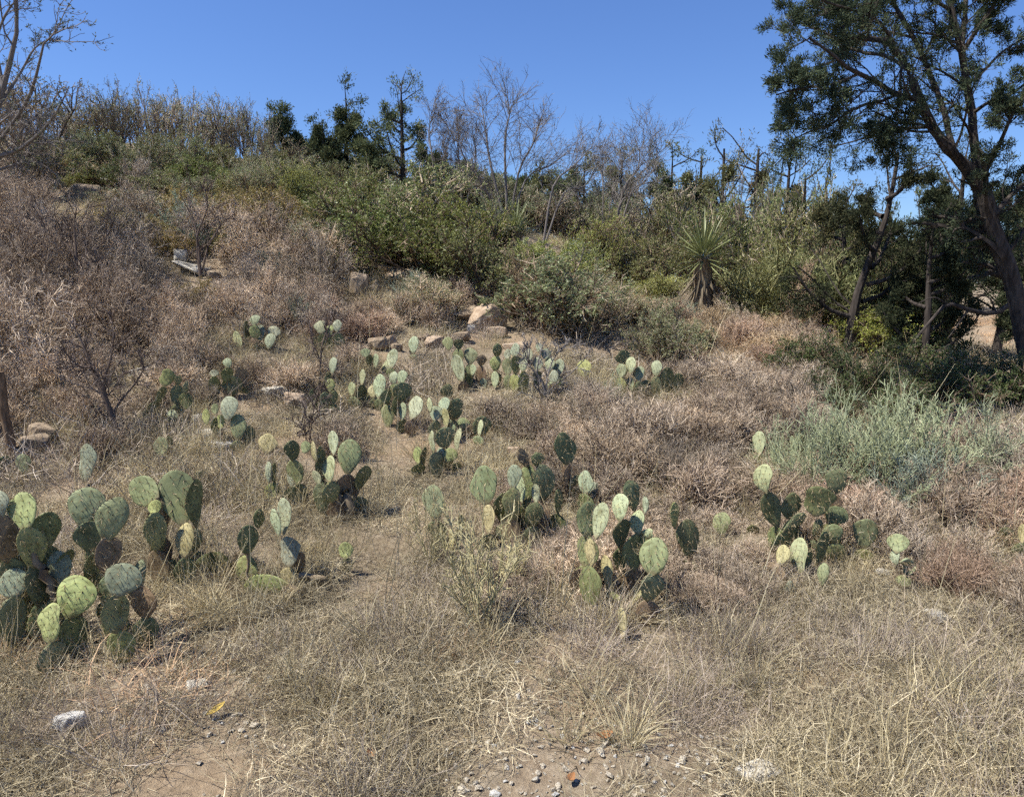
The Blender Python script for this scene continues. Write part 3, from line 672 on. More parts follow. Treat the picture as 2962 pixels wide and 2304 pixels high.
BRUSH = [bush(60 + k, 18, (15, 86), 6, 6, 4, .18, .03, 0, 0, 0, .0034, n4=1, sub=(.62, .56, .52)) for k in range(4)]
LOWB = [bush(80 + k, 38, (8, 84), 6, 5, 2, .15, .03, 0, 0, 0, .0042, sub=(.7, .62, .55)) for k in range(4)]
KIND = dict(leafy=LEAFY, feath=FEATH, sparse=SPARSE, brush=BRUSH, low=LOWB)
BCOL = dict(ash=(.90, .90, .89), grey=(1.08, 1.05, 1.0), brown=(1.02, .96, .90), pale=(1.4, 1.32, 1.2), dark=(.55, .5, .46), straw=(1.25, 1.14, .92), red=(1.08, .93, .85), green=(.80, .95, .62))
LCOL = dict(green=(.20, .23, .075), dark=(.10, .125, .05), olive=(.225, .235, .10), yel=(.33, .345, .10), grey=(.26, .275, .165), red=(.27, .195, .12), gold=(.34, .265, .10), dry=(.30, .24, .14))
_cnt = [0]
def shrub(name, label, cat, loc, rad, hgt_, kind, bcol, lcol=None, group=None):
    _cnt[0] += 1; k = _cnt[0]
    r = np.random.default_rng(k)
    ms = KIND[kind]; w, f = ms[k % len(ms)]
    o = thing(name, label, cat, loc, group, r.uniform(0, 6.28), (rad * r.uniform(.9, 1.12), rad * r.uniform(.85, 1.1), hgt_))
    part('branches', w, o, A(BCOL[bcol]) * r.uniform(.9, 1.1))
    if f is not None: part('foliage', f, o, A(LCOL[lcol]) * r.uniform(.9, 1.12) * A([r.uniform(.93, 1.07), 1, r.uniform(.9, 1.1)]))
    return o
def shrub_px(px, top, hw, depth, kind, bcol, lcol, name, label, group=None):
    c = at(px, top, depth); gz = float(H(c[0], depth))
    shrub(name, label, 'shrub', (c[0], depth, gz - .03), hw / FPX * depth * 1.12, max(.25, c[2] - gz), kind, bcol, lcol, group)
S = shrub_px
# skyline on the left: thin leafless shrubs, green at their feet
ORD = ['leftmost', 'second from the left', 'third from the left', 'fourth from the left', 'fifth from the left', 'sixth from the left', 'seventh from the left', 'eighth from the left', 'ninth from the left', 'tenth from the left', 'eleventh from the left', 'twelfth from the left', 'thirteenth from the left', 'fourteenth from the left', 'fifteenth from the left', 'sixteenth from the left', 'rightmost']
SK = 'thin grey leafless shrub on the left skyline'
for i, (px, top, hw, d) in enumerate(((180,300,60,19),(235,290,55,18.5),(290,232,60,19),(345,262,50,18.3),(400,270,50,19),(450,242,60,18.6),(505,262,50,19.2),(560,285,55,18.2),(610,280,50,19),(665,298,55,18.4),(715,300,50,19),(770,320,50,18.2),(850,400,60,19))):
    S(px, top, hw, d, 'sparse', 'ash', 'grey', 'leafless_shrub', f'{SK}, {ORD[i]} in its row', 'leafless skyline shrubs')
S(60,205,120,16,'sparse','ash','dry','leafless_shrub','dense dark brown leafless shrub under the bare tree at the top left')
S(-40,260,110,13,'brush','grey',None,'leafless_shrub','grey tangle of twigs at the left edge under the bare tree')
for i, (px, top, hw, d, lc) in enumerate(((225,385,70,16.5,'grey'),(310,375,75,16.8,'olive'),(400,390,70,16.4,'grey'),(480,380,75,16.9,'olive'),(560,400,75,16.5,'grey'),(640,410,75,16.7,'olive'),(720,425,75,16.3,'grey'),(800,430,70,16.6,'olive'),(880,450,70,16.4,'grey'),(960,470,70,16,'olive'))):
    S(px, top, hw, d, 'leafy', 'grey', lc, 'evergreen_shrub', 'grey-green shrub in the belt below the left skyline, ' + ORD[i], 'shrub belt below the skyline')
S(310,452,105,14.6,'leafy','dark','dark','evergreen_shrub','glossy dark green shrub above the dark overhanging boulder')
S(245,480,70,14.4,'leafy','dark','green','evergreen_shrub','small bright green shrub left of the glossy dark green one')
S(450,490,95,14.2,'leafy','grey','olive','evergreen_shrub','olive shrub right of the glossy dark green one')
S(560,510,85,13.8,'feath','grey','grey','evergreen_shrub','wispy grey-green shrub right of the olive one on the left slope')
S(660,500,85,14,'leafy','grey','olive','evergreen_shrub','loose olive shrub above the golden dry shrub')
S(760,470,80,14,'feath','grey','grey','evergreen_shrub','wispy grey shrub left of the yellow-green one')
S(868,470,75,13.4,'feath','green','yel','evergreen_shrub','wispy yellow-green shrub left of the big green shrub')
S(720,540,95,11.8,'leafy','brown','gold','dry_shrub','golden brown dry-leaved shrub in the middle of the left slope')
S(820,560,90,12.0,'leafy','brown','gold','dry_shrub','golden dry-leaved shrub against the left side of the big green shrub')
S(640,570,80,11.6,'brush','brown',None,'dry_shrub','brown leafless shrub left of the golden dry-leaved ones')
S(900,640,70,10.6,'feath','grey','grey','evergreen_shrub','grey wispy shrub at the left foot of the big green shrub')
S(470,565,90,12.6,'leafy','grey','grey','evergreen_shrub','grey-green shrub just right of the skyline ledge')
S(385,545,80,13.2,'feath','pale','grey','evergreen_shrub','pale wispy shrub at the right end of the skyline ledge')
S(560,600,85,11.9,'feath','grey','grey','evergreen_shrub','wispy grey-green shrub above the pale ledge')
S(655,620,70,11.2,'leafy','grey','olive','evergreen_shrub','olive shrub between the pale ledge and the golden shrubs')
S(930,570,80,12.4,'leafy','dark','green','evergreen_shrub','green shrub wedged left of the big green thicket')
S(890,600,85,11.4,'leafy','grey','olive','evergreen_shrub','olive shrub below the yellow-green wispy one')
S(950,700,70,10.4,'feath','dark','green','evergreen_shrub','green wispy shrub at the lower left of the big green thicket')
S(740,670,70,10.6,'leafy','brown','gold','dry_shrub','low golden shrub under the pair of golden shrubs')
S(150,400,90,15.4,'leafy','grey','olive','evergreen_shrub','olive shrub behind the left end of the skyline ledge')
S(640,470,90,15.2,'leafy','dark','green','evergreen_shrub','fresh green shrub in the middle of the upper left slope')
S(540,450,80,15.4,'leafy','grey','green','evergreen_shrub','green shrub right of the glossy dark one, higher up')
# the big green mass in the middle
S(1010,510,115,12.0,'leafy','dark','green','evergreen_shrub','tall green shrub forming the left end of the big green thicket')
S(1190,478,165,12.2,'leafy','grey','olive','evergreen_shrub','tall olive shrub at the top of the big green thicket')
S(1320,560,120,11.6,'leafy','dark','yel','evergreen_shrub','yellow-green shrub on the right shoulder of the big green thicket')
S(1110,575,165,11.0,'leafy','dark','green','evergreen_shrub','round green shrub in the front of the big green thicket')
S(1255,585,165,10.8,'leafy','dark','green','evergreen_shrub','widest green shrub at the front right of the big green thicket')
S(1370,670,130,10.2,'leafy','dark','olive','evergreen_shrub','low olive shrub behind the flat-topped boulder')
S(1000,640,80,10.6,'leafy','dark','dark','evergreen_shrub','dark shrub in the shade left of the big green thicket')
S(1060,470,80,14,'leafy','grey','olive','evergreen_shrub','olive shrub behind the big green thicket on the left')
S(1420,570,90,13,'leafy','grey','grey','evergreen_shrub','grey-green shrub behind the pale yucca rosette')
S(1560,690,95,11.6,'leafy','green','yel','evergreen_shrub','yellow-green shrub below the pale yucca rosette')
S(1480,720,70,11.2,'leafy','dark','green','evergreen_shrub','small green shrub between the yucca rosette and the reddish shrub')
S(1655,690,85,12.2,'leafy','green','yel','evergreen_shrub','bright yellow-green shrub in the saddle')
S(1735,620,95,13.4,'feath','dark','yel','evergreen_shrub','tall bright yellow-green feathery shrub in the saddle')
S(1850,690,105,13.2,'leafy','dark','olive','evergreen_shrub','olive shrub left of the trunked yucca')
S(1900,790,80,12.6,'feath','green','yel','evergreen_shrub','yellow-green feathery shrub at the left of the trunked yucca')
S(1600,725,185,9.4,'leafy','brown','grey','evergreen_shrub','broad grey-green shrub with reddish tips in the middle')
S(1540,740,100,9.5,'leafy','red','red','dry_shrub','reddish dry-leaved shrub on top of the broad grey-green one')
S(1690,790,125,9.2,'feath','grey','grey','evergreen_shrub','grey wispy shrub right of the broad grey-green one')
S(1250,790,85,9.3,'feath','pale','grey','evergreen_shrub','pale grey wispy shrub left of the flat-topped boulder')
S(1180,840,60,9.2,'feath','pale','grey','evergreen_shrub','small pale wispy shrub in front of the rounded tan boulder')
S(1830,850,110,10.2,'feath','pale','grey','evergreen_shrub','pale grey-green wispy shrub in the gap left of the russet grass')
S(1925,870,100,8.4,'leafy','grey','grey','evergreen_shrub','grey-green shrub behind the prickly pear with the whitish pad')
S(1985,925,60,9.4,'feath','pale','grey','evergreen_shrub','thin pale shrub just below the trunked yucca')
BK = 'grey thicket filling the saddle behind the dead trees'
for i, (px, top, hw, d) in enumerate(((905,430,80,20),(985,420,80,21),(1080,425,85,20.5),(1160,440,90,21),(1260,470,90,20),(1350,480,90,20.5),(1440,500,90,20),(1540,530,90,21),(1640,550,90,21.5),(1740,560,90,22),(1840,540,90,22.5),(1930,530,90,23),(2020,530,90,22.5),(2120,520,90,22),(2220,540,90,22.5),(2320,560,90,22),(2400,590,90,21))):
    S(px, top, hw, d, 'sparse' if px % 3 else 'leafy', 'ash', 'grey', 'leafless_shrub', f'{BK}, {ORD[i]}', 'grey thicket along the saddle')
# right-hand middle ground
S(2080,590,120,17,'leafy','grey','olive','evergreen_shrub','olive thicket directly behind the trunked yucca')
S(1950,560,110,18,'leafy','grey','olive','evergreen_shrub','olive thicket left behind the trunked yucca')
S(2210,570,120,17,'leafy','grey','olive','evergreen_shrub','olive thicket right behind the trunked yucca')
S(2330,570,120,16,'leafy','grey','olive','evergreen_shrub','tall olive thicket left of the dark junipers')
S(2240,720,150,12,'feath','green','olive','evergreen_shrub','sprawling olive shrub with arching green twigs right of the trunked yucca')
S(2380,740,130,11.4,'feath','green','olive','evergreen_shrub','arching olive shrub beside the dark leaning trunk')
S(2340,760,60,11.0,'brush','red',None,'dry_shrub','reddish dead shrub inside the arching olive shrubs')
S(2520,880,110,10.2,'leafy','dark','yel','evergreen_shrub','yellow-green shrub at the foot of the dark leaning trunk')
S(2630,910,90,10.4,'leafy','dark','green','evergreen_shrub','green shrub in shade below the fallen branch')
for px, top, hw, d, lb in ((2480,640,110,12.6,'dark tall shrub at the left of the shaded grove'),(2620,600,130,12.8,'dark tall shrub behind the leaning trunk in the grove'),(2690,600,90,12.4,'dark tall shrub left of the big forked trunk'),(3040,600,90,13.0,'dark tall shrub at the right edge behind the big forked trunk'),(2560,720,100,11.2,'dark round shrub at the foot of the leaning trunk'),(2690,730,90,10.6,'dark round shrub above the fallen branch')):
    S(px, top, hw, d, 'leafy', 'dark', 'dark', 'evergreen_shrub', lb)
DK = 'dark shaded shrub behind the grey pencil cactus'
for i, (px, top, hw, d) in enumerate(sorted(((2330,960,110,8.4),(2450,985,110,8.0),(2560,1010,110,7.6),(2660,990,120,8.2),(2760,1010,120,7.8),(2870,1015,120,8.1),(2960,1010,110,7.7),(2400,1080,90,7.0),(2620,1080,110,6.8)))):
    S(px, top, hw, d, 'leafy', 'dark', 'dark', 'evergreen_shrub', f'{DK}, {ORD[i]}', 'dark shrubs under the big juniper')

# ------------------------------------------------------------------ trees
def tube_path(mb, pts, r0, r1, sides=8, r=rng, n=10):
    pts = A(pts, float); m = len(pts)
    t = np.linspace(0, m - 1, n); i = np.clip(t.astype(int), 0, m - 2); f = (t - i)[:, None]
    def g(j): return pts[np.clip(j, 0, m - 1)]
    P = .5 * ((2 * g(i)) + (-g(i - 1) + g(i + 1)) * f + (2 * g(i - 1) - 5 * g(i) + 4 * g(i + 1) - g(i + 2)) * f ** 2 + (-g(i - 1) + 3 * g(i) - 3 * g(i + 1) + g(i + 2)) * f ** 3)
    tubes(mb, P[None], (np.linspace(r0, r1, n) * r.uniform(.92, 1.1, n))[None], sides, r)
    return P
def tree(name, label, base, limbs, sub, foliage, mats, group=None, seed=0, fcol=(1, 1, 1), scale=None):
    """limbs: list of (points, r0, r1); sub: list of (k, ratio, angle, up, wig) levels; foliage: (per twig, blob, leaf l, leaf w, skip share)"""
    r = np.random.default_rng(seed)
    tr, cr = MB(), MB()
    polys = []
    for pts, r0, r1 in limbs:
        P = tube_path(tr, pts, r0, r1, 8, r); polys.append((P, r0, r1))
    L0 = A([np.linalg.norm(np.diff(P, axis=0), axis=1).sum() for P, _, _ in polys])
    pp = np.stack([P for P, _, _ in polys]); rr = A([a * .35 + b * .65 for _, a, b in polys])
    cur, curL, curR = pp, L0, rr
    for li, (k, ratio, ang, up, wig) in enumerate(sub):
        p, d, t = kids(r, cur, k, .18 if li == 0 else .1, 1.0, ang, up=up)
        l = np.repeat(curL, k) * ratio * (1.2 - .6 * t) * r.uniform(.7, 1.25, len(p)); rad = np.repeat(curR, k) * .45
        last = li == len(sub) - 1
        n = 3 if last else 5
        Pn = grow(r, p, d, l, wig, up * .3, n)
        if last and foliage is None or (last and foliage): ribbons(tr, Pn, taper(len(Pn), n, np.maximum(rad, .0022) * 1.8, .002), r, r.uniform(.2, 1, len(Pn)))
        else: tubes(tr, Pn, taper(len(Pn), n, np.maximum(rad, .004), np.maximum(rad * .4, .0025)), 4, r, r.uniform(.2, .9, len(Pn)))
        cur, curL, curR = Pn, l, rad
    o = thing(name, label, 'tree', base, group)
    part('trunk', tr.mesh('trunk', [mats[0]]), o)
    if foliage:
        per, blob, ll, lw, skip = foliage
        keep = r.uniform(size=len(cur)) > skip
        c = cur[keep]
        m = len(c); tt = r.uniform(.15, 1.05, (m, per, 1)) ** .8
        tw = (c[:, -1] - c[:, 0])[:, None]
        Q = (c[:, 0][:, None] + tw * tt + r.normal(size=(m, per, 3)) * blob).reshape(-1, 3)
        ax = np.repeat(nrm(c[:, -1] - c[:, 0]), per, 0) * .9 + A([0, 0, .25])
        tint = np.clip(np.repeat(r.uniform(.1, .8, m), per) + r.normal(size=len(Q)) * .2, 0, 1)
        leaves(cr, Q, ll, lw, r, .2, tint, ax)
        part('crown', cr.mesh('crown', [mats[1]]), o, fcol)
    return o
def L3(base, pts):
    """limb points given as (photo x, photo y, depth), relative to the tree's base"""
    return [at(*p) - base for p in pts]
# the big juniper at the right
b = at(2985, 1090, 8.0); b[2] = float(H(b[0], 8.0))
limbs = [
 (L3(b, [(2985,1120,8.0),(2955,930,8.0),(2922,794,8.0),(2867,657,8.0),(2840,547,8.0)]), .185, .15),
 (L3(b, [(2845,570,8.0),(2785,471,8.0),(2730,416,7.9),(2687,350,7.9),(2654,274,7.8),(2626,202,7.8),(2583,126,7.7),(2511,112,7.5),(2460,108,7.4)]), .135, .035),
 (L3(b, [(2790,480,8.0),(2750,420,8.1),(2741,356,8.2),(2714,274,8.3),(2676,181,8.4),(2643,109,8.5),(2594,27,8.6),(2550,-60,8.7)]), .075, .03),
 (L3(b, [(2842,560,8.0),(2818,427,8.1),(2812,328,8.2),(2796,246,8.2),(2780,137,8.2),(2752,33,8.3),(2735,-90,8.3)]), .105, .045),
 (L3(b, [(2782,140,8.2),(2790,60,8.3),(2795,-20,8.4),(2800,-140,8.5)]), .06, .03),
 (L3(b, [(2785,150,8.2),(2830,80,8.1),(2873,16,8.0),(2920,-80,7.9)]), .05, .025),
 (L3(b, [(2660,290,7.8),(2594,274,7.6),(2540,240,7.4),(2484,213,7.2),(2446,192,7.1),(2402,153,7.0),(2340,110,6.9)]), .06, .018),
 (L3(b, [(2600,268,7.7),(2560,290,7.5),(2473,312,7.3),(2402,361,7.2),(2347,378,7.1),(2293,405,7.0)]), .035, .010),
 (L3(b, [(2480,215,7.2),(2420,240,7.1),(2350,252,7.0),(2290,262,6.9),(2245,275,6.8)]), .028, .010),
 (L3(b, [(2630,205,7.8),(2560,160,8.1),(2480,150,8.3),(2400,100,8.5),(2320,70,8.6),(2270,40,8.7)]), .04, .012),
 (L3(b, [(2590,130,7.7),(2540,60,7.5),(2470,30,7.3),(2400,10,7.2),(2320,-30,7.1)]), .035, .012),
 (L3(b, [(2810,330,8.2),(2870,290,8.0),(2930,270,7.9),(3010,200,7.8)]), .045, .015),
 (L3(b, [(2840,520,8.0),(2890,420,7.7),(2930,330,7.5),(2990,250,7.4)]), .05, .02),
 (L3(b, [(2795,250,8.2),(2850,200,8.5),(2900,150,8.7),(2980,100,8.8)]), .035, .015),
 (L3(b, [(2860,640,8.0),(2930,560,8.2),(3000,500,8.3),(3080,420,8.4)]), .06, .02),
 (L3(b, [(2645,110,8.5),(2560,90,8.8),(2480,80,9.0),(2380,40,9.2)]), .03, .012),
 (L3(b, [(2750,30,8.3),(2680,-10,8.0),(2600,-40,7.8),(2500,-60,7.6)]), .04, .015),
 (L3(b, [(2700,380,7.9),(2640,380,7.6),(2580,360,7.4),(2510,350,7.3)]), .03, .008),
 (L3(b, [(2800,-60,8.5),(2860,-120,8.6),(2950,-180,8.7)]), .04, .015),
]
limbs = [(p_, a_ * .47, b_ * .6) for p_, a_, b_ in limbs]
tree('juniper_tree', 'big dark juniper leaning in from the right edge with a forked trunk', b, limbs, [(9, .34, 50, .02, .16), (7, .42, 45, .0, .18), (4, .5, 40, -.05, .2)],
     (40, .020, .042, .0085, .26), (BARK, JUNI), seed=3, fcol=(1.0, 1.08, 1.12))
def juniper(px, top, hw, depth, label, seed, bare=.2, fcol=(1, 1, 1), group=None, lean=0., mats=None, name='juniper_tree', dens=1.0, zlow=.15):
    r = np.random.default_rng(seed)
    c = at(px, top, depth); gz = float(H(c[0], depth)); b = A([c[0] - lean, depth, gz - .05]); h = c[2] - gz; rad = hw / FPX * depth
    limbs = [([A([0, 0, 0]), A([lean * .4 + r.uniform(-.05, .05) * h, 0, h * .35]), A([lean * .8, 0, h * .7]), A([lean, 0, h])], .022 * h + .02, .006 * h)]
    nl = 9
    for i in range(nl):
        z = h * (zlow + (.87 - zlow) * i / nl); a = r.uniform(0, 6.28) if i > 1 else (math.pi * i); q = (1.15 - .75 * (i / nl)) * rad * r.uniform(.75, 1.1)
        p0 = A([lean * z / h, 0, z]); e = A([math.cos(a), math.sin(a), 0]) * q
        limbs.append(([p0, p0 + e * .4 + A([0, 0, .12 * q]), p0 + e * .75 + A([0, 0, .4 * q]), p0 + e + A([0, 0, .75 * q])], .010 * h + .008, .004 * h))
    return tree(name, label, b, limbs, [(8, .36, 48, .06, .16), (6, .42, 45, .03, .18)] + ([(3, .5, 40, 0, .2)] if mats else []), None if bare >= 1 else (int(24 * dens), .003 * depth, .0046 * depth, .0012 * depth, bare),
         mats or (BARK, JUNI), group, seed, fcol)
juniper(2600, 430, 190, 10.2, 'dark half-dead juniper with a leaning trunk below the big one', 11, .1, (.95, .9, .88), lean=.5, dens=2.6)
juniper(2790, 470, 190, 11.0, 'dark juniper crown behind the big forked trunk', 12, .05, (.9, .9, .88), dens=3, zlow=.42)
juniper(2450, 560, 130, 12.0, 'grey-brown juniper at the edge of the dark grove', 13, .2, (1.5, 1.25, 1.1), dens=2)
juniper(2930, 520, 160, 12.5, 'dark juniper at the right edge behind the big trunk', 14, .05, (.9, .9, .88), dens=3, zlow=.42)
juniper(2700, 640, 130, 9.6, 'low dark juniper above the fallen branch', 15, .05, (.85, .85, .82), dens=2.6)
juniper(3030, 640, 110, 10.2, 'low dark juniper at the right edge beside the big trunk', 16, .05, (.85, .85, .82), dens=2.6)
juniper(812, 318, 42, 19.5, 'small dark juniper standing on the skyline alone', 21, .05, (1.7, 1.7, 1.5), dens=1.4)
juniper(860, 392, 36, 19.8, 'low juniper just right of the lone skyline one', 22, .1, (1.7, 1.7, 1.5))
juniper(932, 340, 40, 18.6, 'small pointed juniper left of the pair of junipers', 23, .2, (1.7, 1.7, 1.5))
juniper(1000, 282, 45, 19.0, 'narrow dense juniper left of the tall half-bare one', 24, .05, (1.7, 1.7, 1.5), dens=1.5)
juniper(1058, 390, 45, 18.4, 'low dark juniper between the narrow and the half-bare one', 25, .2, (1.7, 1.7, 1.5))
juniper(1160, 255, 110, 18.8, 'tall half-bare juniper with open grey branches on the skyline', 26, .45, (1.7, 1.7, 1.5))
juniper(1235, 420, 60, 18.0, 'low dark juniper at the foot of the tall half-bare one', 27, .15, (1.7, 1.7, 1.5))
juniper(1905, 490, 60, 24, 'dark green juniper in the row right of the dead trees', 28, .1, (1.7, 1.7, 1.5), dens=1.4)
juniper(1985, 505, 55, 24.5, 'low juniper left of the brownish oak', 29, .1, (1.7, 1.7, 1.5), dens=1.4)
juniper(2095, 425, 100, 23, 'open grey-leaved oak on the right skyline', 30, .15, (2.3, 1.9, 1.5))
juniper(2195, 425, 95, 23.5, 'brownish oak right of the open grey-leaved one', 31, .15, (2.4, 1.75, 1.35))
juniper(2330, 510, 50, 22, 'small green juniper in the gap right of the brownish oak', 32, .3, (1.3, 1.4, 1.1))
juniper(1620, 520, 60, 26, 'far dark juniper behind the leaning dead branches', 33, .1, (1.7, 1.7, 1.5), dens=1.3)
juniper(2420, 600, 100, 30, 'far dark tree seen through the gap by the grove', 34, .05, (1, 1, 1), dens=1.6)
for i, (px, top, dep) in enumerate(((1500,560,33),(1750,560,34),(2250,640,38),(2560,700,40),(2700,720,42),(2820,700,45),(2930,710,43),(3050,690,41))):
    juniper(px, top, 120, dep, 'far juniper in the tree line beyond the meadow, ' + ORD[i], 40 + i, .0, (1, 1, 1), 'far tree line', dens=1.5)
for i, (px, top, hw, dep, fc) in enumerate(((1570,490,80,22,(2.2,2.0,1.6)),(1690,478,75,23,(2.0,1.9,1.6)),(1800,455,80,23.5,(2.3,2.0,1.6)),(1945,470,80,23,(1.9,1.9,1.5)),(2030,450,75,24,(2.2,1.9,1.5)),(2285,465,80,24,(2.2,1.9,1.5)),(2390,520,80,23,(1.9,1.9,1.5)),(1450,520,80,22,(1.9,1.9,1.5)),(1340,480,80,21.5,(1.8,1.8,1.5)))):
    juniper(px, top, hw, dep, 'grey-green tree crown in the skyline row behind the saddle, ' + ORD[sorted((1570,1690,1800,1945,2030,2285,2390,1450,1340)).index(px)], 120 + i, .25, fc, 'tree crowns behind the saddle', dens=1.1)
# dead trees
DEADM = (blade_mat('dead grey branch', [(0, (.09, .078, .070)), (.5, (.165, .148, .135)), (1, (.27, .245, .225))], 0, .1), None)
def dead(px, top, depth, limbs_px, label, seed, r0=.06, group=None, k=8):
    c = at(px, top, depth); b = A([c[0], depth, float(H(c[0], depth)) - .05])
    limbs = [([A([0., 0, 0])] + [at(x, y, depth + dd) - b for x, y, dd in l], r0 * s * .5, .008) for l, s in limbs_px]
    return tree('dead_tree', label, b, limbs, [(k + 6, .42, 38, .08, .14), (8, .48, 40, .04, .16), (6, .5, 38, .02, .18)], None, DEADM, group, seed)
dead(1470, 620, 17, [([(1420,480,0),(1405,380,.2),(1395,315,.3)],1),([(1460,430,.3),(1470,350,.4),(1480,305,.5)],1),([(1500,500,-.3),(1540,420,-.5),(1560,360,-.6)],.9),([(1520,520,.5),(1590,480,.7),(1640,440,.9)],.7),([(1400,540,-.4),(1350,470,-.6),(1320,400,-.7)],.8),([(1390,560,.6),(1330,540,.8),(1290,500,1)],.6)],
     'many-stemmed leafless dead tree in the middle of the skyline', 61, .07)
dead(1340, 640, 17.6, [([(1330,500,0),(1325,420,.2),(1330,362,.3)],1),([(1300,520,.2),(1290,450,.3),(1290,400,.4)],.8),([(1365,520,-.3),(1375,450,-.3),(1370,390,-.4)],.8)], 'thin leafless tree left of the many-stemmed dead one', 62, .05)
dead(1570, 640, 16, [([(1600,540,0),(1660,480,.2),(1712,425,.3)],1),([(1630,560,.3),(1690,540,.5),(1730,470,.6)],.8)], 'dead tree leaning right with bleached limbs', 63, .055)
dead(1740, 640, 19, [([(1745,560,0),(1740,500,.2),(1745,455,.3)],1),([(1770,570,-.2),(1790,510,-.3),(1800,470,-.3)],.8)], 'small leafless tree between the two leaning dead ones', 64, .045)
dead(1770, 640, 17.5, [([(1800,560,0),(1845,490,.2),(1850,428,.3)],1.1),([(1830,540,.2),(1890,470,.3),(1905,440,.3)],.9),([(1790,600,-.3),(1830,560,-.4),(1870,520,-.5)],.8)], 'dead tree with a rounded twiggy top left of the trunked yucca', 65, .06)
dead(1265, 560, 17.4, [([(1250,450,0),(1240,380,.2),(1255,330,.2)],1),([(1280,470,.2),(1300,400,.3),(1290,350,.3)],.8)], 'slim bare tree right of the half-bare juniper', 66, .04)
# bare tree reaching in at the top left
b = A([-7.6, 10.2, float(H(-7.6, 10.2)) - .05])
limbs = [(L3(b, [(-110,900,10.2),(-90,600,10.2),(-40,430,10.1),(10,250,10.0),(50,80,9.9),(40,-60,9.8)]), .07, .012),
         (L3(b, [(-60,480,10.1),(20,380,9.7),(80,290,9.4),(110,200,9.2),(130,120,9.0),(185,85,8.9)]), .03, .006),
         (L3(b, [(-50,460,10.1),(40,440,9.8),(110,390,9.5),(160,330,9.3),(200,250,9.2)]), .03, .006),
         (L3(b, [(-70,520,10.1),(30,480,10.0),(110,470,10.0),(180,520,10.0)]), .022, .005),
         (L3(b, [(0,300,10.0),(60,210,10.2),(100,140,10.3),(150,110,10.4)]), .02, .005),
         (L3(b, [(10,260,10.0),(-10,120,10.2),(30,20,10.3),(80,-20,10.3)]), .025, .006)]
tree('mesquite_tree', 'bare fine-twigged tree reaching in at the top left corner', b, limbs, [(9, .3, 40, .03, .16), (6, .42, 42, 0, .2), (3, .5, 40, -.05, .2)], (4, .006, .04, .012, .25), (DEADM[0], LEAF), seed=71, fcol=(.13, .14, .08))

# ------------------------------------------------------------------ yuccas
def yleaf(k, m, droop):
    r = np.random.default_rng(1200 + k); t = np.linspace(0, 1, 6)
    w = .5 * np.clip(1.15 * (1 - t) ** .55, 0, 1) * (.55 + .45 * np.minimum(t * 6, 1)); w[-1] = .01
    bz = -droop * t ** 2
    V = np.stack([np.stack([-w, np.abs(w) * .35, t * 0], -1), np.stack([w * 0, t * 0, t * 0], -1), np.stack([w, np.abs(w) * .35, t * 0], -1)], 1)
    V[:, :, 2] += t[:, None]; V[:, :, 1] += (-bz)[:, None] * 0
    # x: width, y: upper side, z: length (unit); droop bends towards -y
    V[:, :, 1] += (bz * 12)[:, None]
    i = np.arange(5)[:, None] * 3; j = np.arange(2)[None]
    q = np.stack([i + j, i + j + 1, i + j + 4, i + j + 3], -1).reshape(-1, 4)
    mb = MB(); mb.add(V.reshape(-1, 3), q, tint=np.full(18, r.uniform(.2, .9)))
    return mb.mesh('leaf', [m])
YL = [yleaf(k, YLEAF, .0 + .02 * k) for k in range(4)]; YD = [yleaf(10 + k, YDEAD, .03 * k) for k in range(3)]
def yucca(px, ybase, ycrown, leaf_px, depth, ngreen, ndead, label, seed, trunk_px=40, low=-25):
    r = np.random.default_rng(seed); s = depth / FPX
    c = at(px, ycrown, depth); x0 = c[0]; gz = float(H(x0, depth)); gz = min(gz, c[2] - .05)
    o = thing('yucca', label, 'yucca', (x0, depth, gz)); hc = c[2] - gz; LL = leaf_px * s
    if trunk_px:
        mb = MB(); P = A([[[r.normal() * .01, r.normal() * .01, z] for z in np.linspace(-.05, hc, 7)]])
        tubes(mb, P, np.linspace(trunk_px * s * .55, trunk_px * s * .45, 7)[None] * r.uniform(.9, 1.1, (1, 7)), 9, r)
        part('trunk', mb.mesh('trunk', [STEMM], True), o)
    def put(name, me, el, az, L, wd, z, up):
        d = A([math.cos(el) * math.cos(az), math.cos(el) * math.sin(az), math.sin(el)])
        n = nrm(A([0, 0, 1.]) - d * d[2]) if abs(d[2]) < .99 else A([1., 0, 0]); x = np.cross(n, d)
        p = A([0, 0, z]) + d * trunk_px * s * .35
        M = Matrix(((x[0] * wd, n[0] * wd, d[0] * L, p[0]), (x[1] * wd, n[1] * wd, d[1] * L, p[1]), (x[2] * wd, n[2] * wd, d[2] * L, p[2]), (0, 0, 0, 1)))
        q = part(name, me, o, None, M)
        return q
    for i in range(ngreen):
        el = math.asin(np.clip(math.sin(math.radians(low)) + (1 - math.sin(math.radians(low))) * (i + .5) / ngreen + r.uniform(-.04, .04), -.9, .995)); az = i * 2.39996 + r.uniform(-.2, .2)
        put('leaf', YL[int(r.integers(4))], el, az, LL * r.uniform(.8, 1.05) * (.8 + .2 * math.sin(max(el, .2))), LL * .046, hc - .04 + .08 * i / ngreen, 1)
    for i in range(ndead):
        el = math.radians(r.uniform(-86, -35)); az = r.uniform(0, 6.28)
        q = put('dead_leaf', YD[int(r.integers(3))], el, az, LL * r.uniform(.5, .85), LL * .05, hc * r.uniform(.3, 1.0), 1)
yucca(2035, 895, 745, 132, 11.5, 150, 150, 'trunked yucca with a spiky green head above a skirt of dead leaves', 81, 58)
yucca(1492, 760, 668, 92, 12.6, 70, 14, 'pale round yucca rosette behind the big green thicket', 82, 30, -10)
